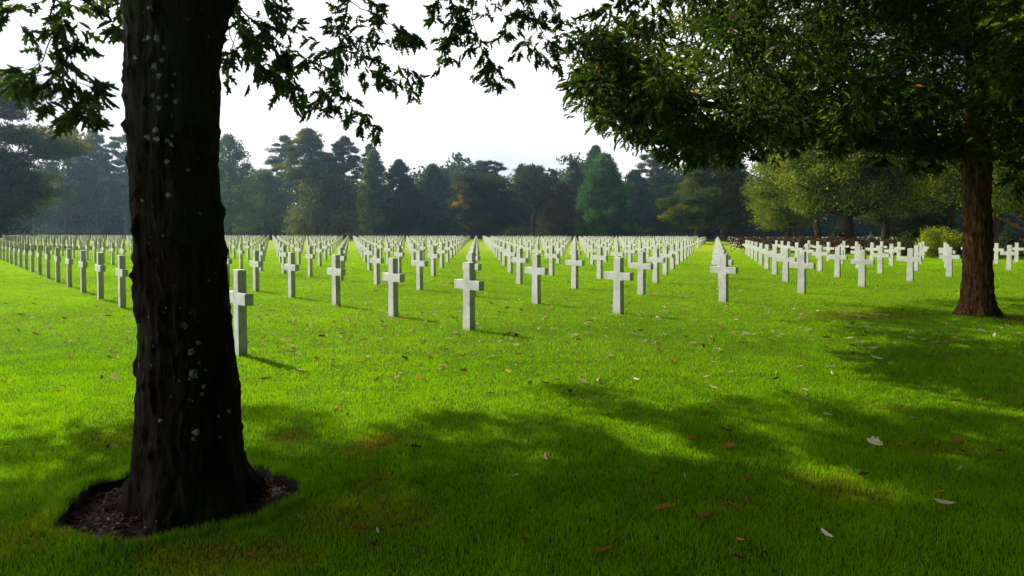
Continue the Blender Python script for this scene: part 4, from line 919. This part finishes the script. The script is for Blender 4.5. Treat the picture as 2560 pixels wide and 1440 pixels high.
SPEC = [(1326, 964, 'dark', .15, 'dark crumpled leaf, left one of a touching pair in the shade right of centre', .2), (1362, 964, 'dark', .13, 'dark crumpled leaf, right one of a touching pair in the shade right of centre', 1.9),
 (1455, 962, 'pale', .20, 'large pale upturned leaf right of the dark crumpled pair', .6), (1576, 977, 'gold', .12, 'golden leaf on bright grass, right of the large pale upturned leaf', 1.2), (1783, 975, 'pale', .13, 'pale pointed leaf above a rusty one, right of centre', .9),
 (1785, 1008, 'rust', .12, 'rusty leaf just below a pale pointed leaf', 1.5), (1998, 923, 'pale', .14, 'pale leaf in sunlit grass left of a flat pale one', .3), (2080, 924, 'pale', .14, 'flat pale leaf on sunlit grass before the right trunk shade', 1.5), (1812, 1084, 'dark', .16, 'brown shrivelled leaf heap in shade, right of centre', .8), (1730, 1104, 'rust', .15, 'brown leaf lying in shade left of the shrivelled heap', 2.1),
 (1826, 1123, 'rust', .14, 'long brown leaf below the shrivelled heap', 1.4), (1366, 1153, 'pale', .15, 'pinkish pale leaf with lobes, alone in central foreground shade', .1), (2190, 1115, 'pale', .19, 'large bright pale leaf glowing on shaded grass at right', .4), (1664, 1283, 'rust', .17, 'broad rust-red leaf lying flat in the shaded foreground', 1.5),
 (1768, 1305, 'dark', .20, 'dark shrivelled twiggy leaf right of the broad rust-red one', .7), (1512, 1390, 'rust', .14, 'rust-orange leaf close to the bottom edge, right of centre', 1.4), (2357, 1268, 'pale', .15, 'brown-tipped pale leaf at lower right', 1.1), (2352, 1239, 'rust', .09, 'small rusty leaf above the brown-tipped pale one', .3), (2065, 1348, 'pale', .13, 'slender pale leaf near the lower right corner', .2), (1851, 1362, 'rust', .11, 'rusty leaf standing on edge in the shaded foreground', .3),
 (2390, 1110, 'rust', .13, 'long orange-brown leaf on shaded grass at the right', 1.5), (2404, 1135, 'dark', .08, 'small brown leaf below the long orange-brown one', .8), (1710, 1200, 'pale', .09, 'thin pale leaf in shade above the broad rust-red one', .5), (1872, 1208, 'rust', .09, 'orange leaf in shade right of the thin pale one', 1.2), (1841, 1285, 'rust', .09, 'small orange leaf right of the dark twiggy one', .4),
 (2160, 1197, 'dark', .11, 'thin brown leaf beside the sunlit patch at right', 1.5), (1318, 1076, 'pale', .10, 'narrow pale leaf in half shade right of centre', 1.4), (1521, 1045, 'dark', .13, 'curled brown leaf standing in half shade', .1), (1225, 990, 'dark', .11, 'small dark red leaf left of the crumpled pair', 1.5), (840, 1028, 'pale', .12, 'pinkish leaf over an orange one, right of the big trunk', .6),
 (848, 1036, 'gold', .10, 'orange leaf tucked under the pinkish one', 1.7), (1037, 1127, 'dark', .12, 'dark red leaf right of the bare brown patch', 1.5), (855, 1284, 'rust', .11, 'reddish leaf in the sunlit patch right of the soil ring', 1.4), (900, 1333, 'rust', .11, 'blurred brown leaf below the sunlit patch', 1.5), (945, 1337, 'pale', .07, 'tiny pale leaf next to the blurred brown one', .4),
 (1029, 1210, 'rust', .09, 'small red leaf in the shade left of centre foreground', 1.5), (930, 1375, 'dark', .09, 'small dark leaf near the bottom edge right of the trunk', 1.0), (270, 1126, 'dark', .10, 'dark red leaf left of the big trunk', .5), (292, 1124, 'pale', .07, 'narrow pale leaf touching the dark red one left of the trunk', 1.0), (145, 985, 'rust', .10, 'reddish leaf on sunlit grass at the left', 1.5), (10, 960, 'rust', .10, 'orange leaf at the left picture edge', 1.2),
 (1186, 899, 'pale', .15, 'pale leaf with brown edge in the sun below the second front cross', 1.3), (790, 902, 'rust', .14, 'rust and white leaf below the front crosses left of centre', 1.2), (1625, 1243, 'dark', .08, 'small dark leaf above the broad rust-red one', .2), (1290, 1197, 'pale', .07, 'tiny pale curled leaf at centre foreground', .9), (2450, 1005, 'rust', .08, 'small rusty leaf in the right-hand shade', .5), (2385, 1012, 'gold', .10, 'long golden leaf in the right-hand shade', 1.5), (2535, 1050, 'rust', .09, 'orange leaf at the right picture edge', .2), (590, 922, 'pale', .12, 'pale leaf right beside the big trunk', 1.4), (430, 880, 'pale', 0, None, 0)]
for (u, v, k, s, lb, r) in SPEC:
    if s: put_leaf(u, v, k, s*1.0, lb, r)
o = put_leaf(555, 1266, 'pale', .14, 'pale leaf resting against the foot of the big trunk', .2)
o = put_leaf(2375, 705, 'rust', .12, 'rust leaf on the grass near the right trunk', 1.2)
zones = [('on sunlit grass before the left files', 0, 330, 700, 960), ('on sunlit grass between big trunk and second front cross', 600, 1150, 760, 960), ('on sunlit grass between second and fourth front cross', 1150, 1800, 760, 960), ('on the grass left of the right trunk', 1800, 2400, 720, 960), ('in the shaded foreground', 700, 2540, 980, 1420), ('on the grass right of the right trunk', 2490, 2555, 690, 960)]
MARK = [(('the %s front-line cross' % ordn(n_+1)) if k_ == 0 else ('the cross %s behind the %s front-line one' % (ordn(k_), ordn(n_+1))), x, y) for (n_, k_, x, y) in cells[:70]]+[('the right trunk', RT.x, RT.y)]
MARK2 = [((lb.split(',')[0]).replace(' in the shaded foreground', ''), G(u, v).x, G(u, v).y) for (u, v, k, s, lb, r) in SPEC if s]
MARK2 = [('the '+a.replace(' leaf', ' one', 1), b, c) for a, b, c in MARK2]
wz = [40, 75, 62, 42, 22, 6]
for (zn, u0, u1, v0, v1), cnt in zip(zones, wz):
    for i in range(cnt):
        u = random.uniform(u0, u1); v = v0+(v1-v0)*random.random()**1.25
        k = random.choices(['pale', 'rust', 'dark', 'gold'], [.55, .25, .14, .06] if v < 960 else [.2, .45, .3, .05])[0]
        q = G(u, v); sz = random.uniform(.06, .13) if v > 960 else random.uniform(.08, .15)
        size_w = 'small' if sz < .095 else ('mid-sized' if sz < .12 else 'larger')
        if v < 960 and MARK:
            (nm, mx_, my_) = min(MARK, key=lambda t: (t[1]-q.x)**2+(t[2]-q.y)**2)
        else: (nm, mx_, my_) = min(MARK2, key=lambda t: (t[1]-q.x)**2+(t[2]-q.y)**2)
        dx, dy = q.x-mx_, q.y-my_
        dd_ = math.hypot(dx, dy); far_ = 'just ' if dd_ < .6 else ('a step ' if dd_ < 1.2 else ('well ' if dd_ > 2.2 else ''))
        dr = ('right of' if dx > 0 else 'left of') if abs(dx) > abs(dy)*1.4 else ('in front of' if dy < 0 else 'behind')
        if .5 < abs(dx)/max(abs(dy), .01) < 2: dr = ('right and ' if dx > 0 else 'left and ')+('in front of' if dy < 0 else 'behind')
        lb = '%s %s leaf %s%s %s' % (size_w, DESC[k], far_, dr, nm); lb = ' '.join(lb.split()[:16])
        o = put_leaf(u, v, k, sz, lb, None, lb)
print('LEAVES', nleaf)
from collections import Counter
print('DUPLAB', sum(c for c in Counter(o.get('label') for o in COL.objects if o.name.startswith('fallen_leaf')).values() if c > 1))
def litter():
    n = 4600; y = 9+rng.uniform(0, 1, n)**1.1*42; x = rng.uniform(-1, 1, n)*.78*y
    dn = vnoise(x+70, y+30, 3.0)*.7+vnoise(x, y, 9)*.6
    # thicker drift in the files right of centre, thin in the near left
    fx = np.clip(.35+.65*np.exp(-((x-3.2-y*.08)/6)**2), 0, 1); k = rng.uniform(0, 1, n) < np.clip(dn*fx, 0, 1)*np.clip((52-y)/30, .15, 1); x, y = x[k], y[k]
    n = len(x); P = np.stack([x, y, np.full(n, .035)], 1); names = [('pale', m_dpale, .62), ('rust', m_drust, .25), ('dark', m_ddark, .13)]
    tm = np.array(OAKV)*[1, 1, 1]; tm[:, 1] -= .5; tm[:, 2] = np.abs(tm[:, 0])*1.0+.3*tm[:, 1]**2
    me = stamp('leaf_litter', tm, OAKF, P, rand_rot(n, tilt=.35), rng.uniform(.06, .13, n), m_dpale)
    me.materials.append(m_drust); me.materials.append(m_ddark)
    pick = rng.choice(3, n, p=[.60, .27, .13]); me.polygons.foreach_set('material_index', np.repeat(pick, len(OAKF)).astype(np.int32))
    tag(link('leaf_litter', me), 'scattered tiny fallen leaves strewn thickly between the rows of crosses', 'fallen leaves', None, 'stuff'); print('LITTER', n)
litter()
# feather and twigs on the soil
def small_tube(name, label, pts, rad, mat, cat):
    tb = Tubes(); tb.add(smooth_path(pts, 12, .001), [rad*(1-.5*i/12) for i in range(13)], 6); o = link(name, tb.mesh(name, mat)); tag(o, label, cat); return o
m_twig = dead_mat('dry_twig', (.40, .22, .13), (.50, .28, .18), .0); m_feather = dead_mat('white_feather', (.75, .70, .62), (.82, .78, .72), .2)
def soilp(u, v, z=-.03): return G(u, v, z)
small_tube('twig', 'thin bent reddish twig on the soil left of the trunk, nearest the grass', [soilp(258, 1258), soilp(270, 1240), soilp(285, 1238), soilp(300, 1248), soilp(308, 1252)], .003, m_twig, 'twig')
small_tube('twig', 'upright thin twig on the soil touching the left side of the trunk', [soilp(306, 1250), soilp(314, 1232), soilp(320, 1205)], .003, m_twig, 'twig')
small_tube('twig', 'short straight twig at the left rim of the soil ring', [soilp(238, 1284), soilp(247, 1296), soilp(251, 1306)], .003, m_twig, 'twig')
fp = [soilp(278, 1325), soilp(292, 1318), soilp(302, 1310), soilp(308, 1302)]
V = []; F = []
for i, p in enumerate(fp): w = [.004, .014, .012, .002][i]; V += [(p.x-w*.3, p.y-w, p.z+.004), (p.x+w*.3, p.y+w, p.z+.022)]
F = [(0, 2, 3, 1), (2, 4, 5, 3), (4, 6, 7, 5)]
me = bpy.data.meshes.new('feather'); me.from_pydata(V, [], F); me.materials.append(m_feather); tag(link('feather', me), 'white feather lying on the bare soil left of the big trunk', 'feather')

# ------------------------------------------------------------------ distant visitor and bird
def plain(name, c, r=.8):
    m, n, N, L = mat_new(name); tc = N('ShaderNodeTexCoord'); t = N('ShaderNodeTexNoise'); t.inputs['Scale'].default_value = 12; L(tc.outputs['Object'], t.inputs['Vector'])
    mx = N('ShaderNodeMix'); mx.data_type = 'RGBA'; L(t.outputs['Fac'], mx.inputs['Factor']); mx.inputs['A'].default_value = (*[x*.8 for x in c], 1); mx.inputs['B'].default_value = (*c, 1)
    b = N('ShaderNodeBsdfPrincipled'); b.inputs['Roughness'].default_value = r; L(mx.outputs['Result'], b.inputs['Base Color']); o = N('ShaderNodeOutputMaterial'); L(b.outputs[0], o.inputs['Surface']); return m
def skin_obj(name, nodes, edges, mat, parent, sub=2):
    me = bpy.data.meshes.new(name); me.from_pydata([n[:3] for n in nodes], edges, []); o = link(name, me, parent)
    md = o.modifiers.new('skin', 'SKIN'); me.skin_vertices[0].data[0].use_root = True
    for i, n in enumerate(nodes): me.skin_vertices[0].data[i].radius = (n[3], n[4] if len(n) > 4 else n[3])
    s = o.modifiers.new('sub', 'SUBSURF'); s.levels = sub; s.render_levels = sub; me.materials.append(mat)
    for p in me.polygons: p.use_smooth = True
    return o
pp = AT(2177, HOR, 70); ps = empty('person', (pp.x, 70, 0)); ps.rotation_euler = (0, 0, .5)
tag(ps, 'distant visitor in a white top walking behind the rusty shrub bed', 'person')
m_skin = plain('skin', (.5, .3, .22)); m_white = plain('white_cotton', (.75, .76, .80)); m_jean = plain('blue_denim', (.06, .09, .2)); m_hair = plain('fair_hair', (.35, .25, .15))
body = [(0, 0, .95, .13, .10), (0, 0, 1.15, .12, .09), (0, 0, 1.38, .15, .10), (0, 0, 1.48, .06), (0, .01, 1.56, .055), (0, .02, 1.64, .085, .10), (0, .02, 1.72, .07, .08),
        (.18, 0, 1.40, .055), (.24, .02, 1.14, .042), (.22, .14, .95, .032), (.22, .19, .88, .03), (-.18, 0, 1.40, .055), (-.24, -.04, 1.14, .042), (-.24, .04, .92, .032), (-.24, .07, .84, .03),
        (.09, 0, .88, .09), (.10, .10, .50, .065), (.10, .06, .10, .042), (.10, .20, .04, .035), (-.09, 0, .88, .09), (-.10, -.10, .50, .065), (-.10, -.28, .14, .042), (-.10, -.18, .04, .035)]
skin_obj('body', body, [(0, 1), (1, 2), (2, 3), (3, 4), (4, 5), (5, 6), (2, 7), (7, 8), (8, 9), (9, 10), (2, 11), (11, 12), (12, 13), (13, 14), (0, 15), (15, 16), (16, 17), (17, 18), (0, 19), (19, 20), (20, 21), (21, 22)], m_skin, ps)
skin_obj('shirt', [(0, 0, .92, .15, .12), (0, 0, 1.15, .14, .11), (0, 0, 1.38, .17, .12), (0, 0, 1.46, .08), (.19, 0, 1.39, .07), (.24, .02, 1.16, .058), (-.19, 0, 1.39, .07), (-.24, -.04, 1.16, .058)], [(0, 1), (1, 2), (2, 3), (2, 4), (4, 5), (2, 6), (6, 7)], m_white, ps)
skin_obj('trousers', [(0, 0, .94, .15, .12), (.09, 0, .86, .105), (.10, .10, .50, .08), (.10, .06, .14, .06), (-.09, 0, .86, .105), (-.10, -.10, .50, .08), (-.10, -.26, .18, .06)], [(0, 1), (1, 2), (2, 3), (0, 4), (4, 5), (5, 6)], m_jean, ps)
skin_obj('hair', [(0, -.01, 1.66, .085), (0, .0, 1.74, .082), (0, .04, 1.77, .06)], [(0, 1), (1, 2)], m_hair, ps)
bp_ = AT(1510, 334, 80); br = empty('bird', bp_); tag(br, 'tiny gull gliding in the sky above the tree line', 'bird')
m_bird = plain('grey_feathers', (.35, .36, .4))
skin_obj('body', [(-.02, .18, 0, .02), (0, .1, 0, .05), (0, 0, 0, .06), (0, -.12, 0, .03), (0, -.2, 0, .012)], [(0, 1), (1, 2), (2, 3), (3, 4)], m_bird, br)
for s in (-1, 1):
    me = bpy.data.meshes.new('wing'); me.from_pydata([(0, .06, .01), (s*.2, .08, .04), (s*.4, -.02, .01), (s*.2, -.05, .03), (0, -.07, 0), (0, .05, -.01), (s*.2, .06, .02), (s*.2, -.04, .01), (0, -.06, -.015)], [], [(0, 1, 3, 4), (1, 2, 3), (5, 8, 7, 6), (6, 7, 2), (0, 5, 6, 1), (4, 3, 7, 8), (1, 6, 2), (3, 2, 7)]); me.materials.append(m_bird); w = link('wing', me, br)
br.rotation_euler = (0, .05, .1)

# ------------------------------------------------------------------ air
def haze():
    bm = bmesh.new(); bmesh.ops.create_cube(bm, size=1); me = bpy.data.meshes.new('haze'); bm.to_mesh(me); bm.free()
    m, n, N, L = mat_new('haze_air'); v = N('ShaderNodeVolumePrincipled'); v.inputs['Color'].default_value = (.45, .70, 1.0, 1); v.inputs['Density'].default_value = .00055; v.inputs['Anisotropy'].default_value = .78
    o = N('ShaderNodeOutputMaterial'); L(v.outputs[0], o.inputs['Volume']); me.materials.append(m)
    ob = link('haze', me, None, (0, 90, 17)); ob.scale = (2200, 2100, 36.4)
    tag(ob, 'thin bluish morning haze over the whole field', 'haze', None, 'stuff')
haze()
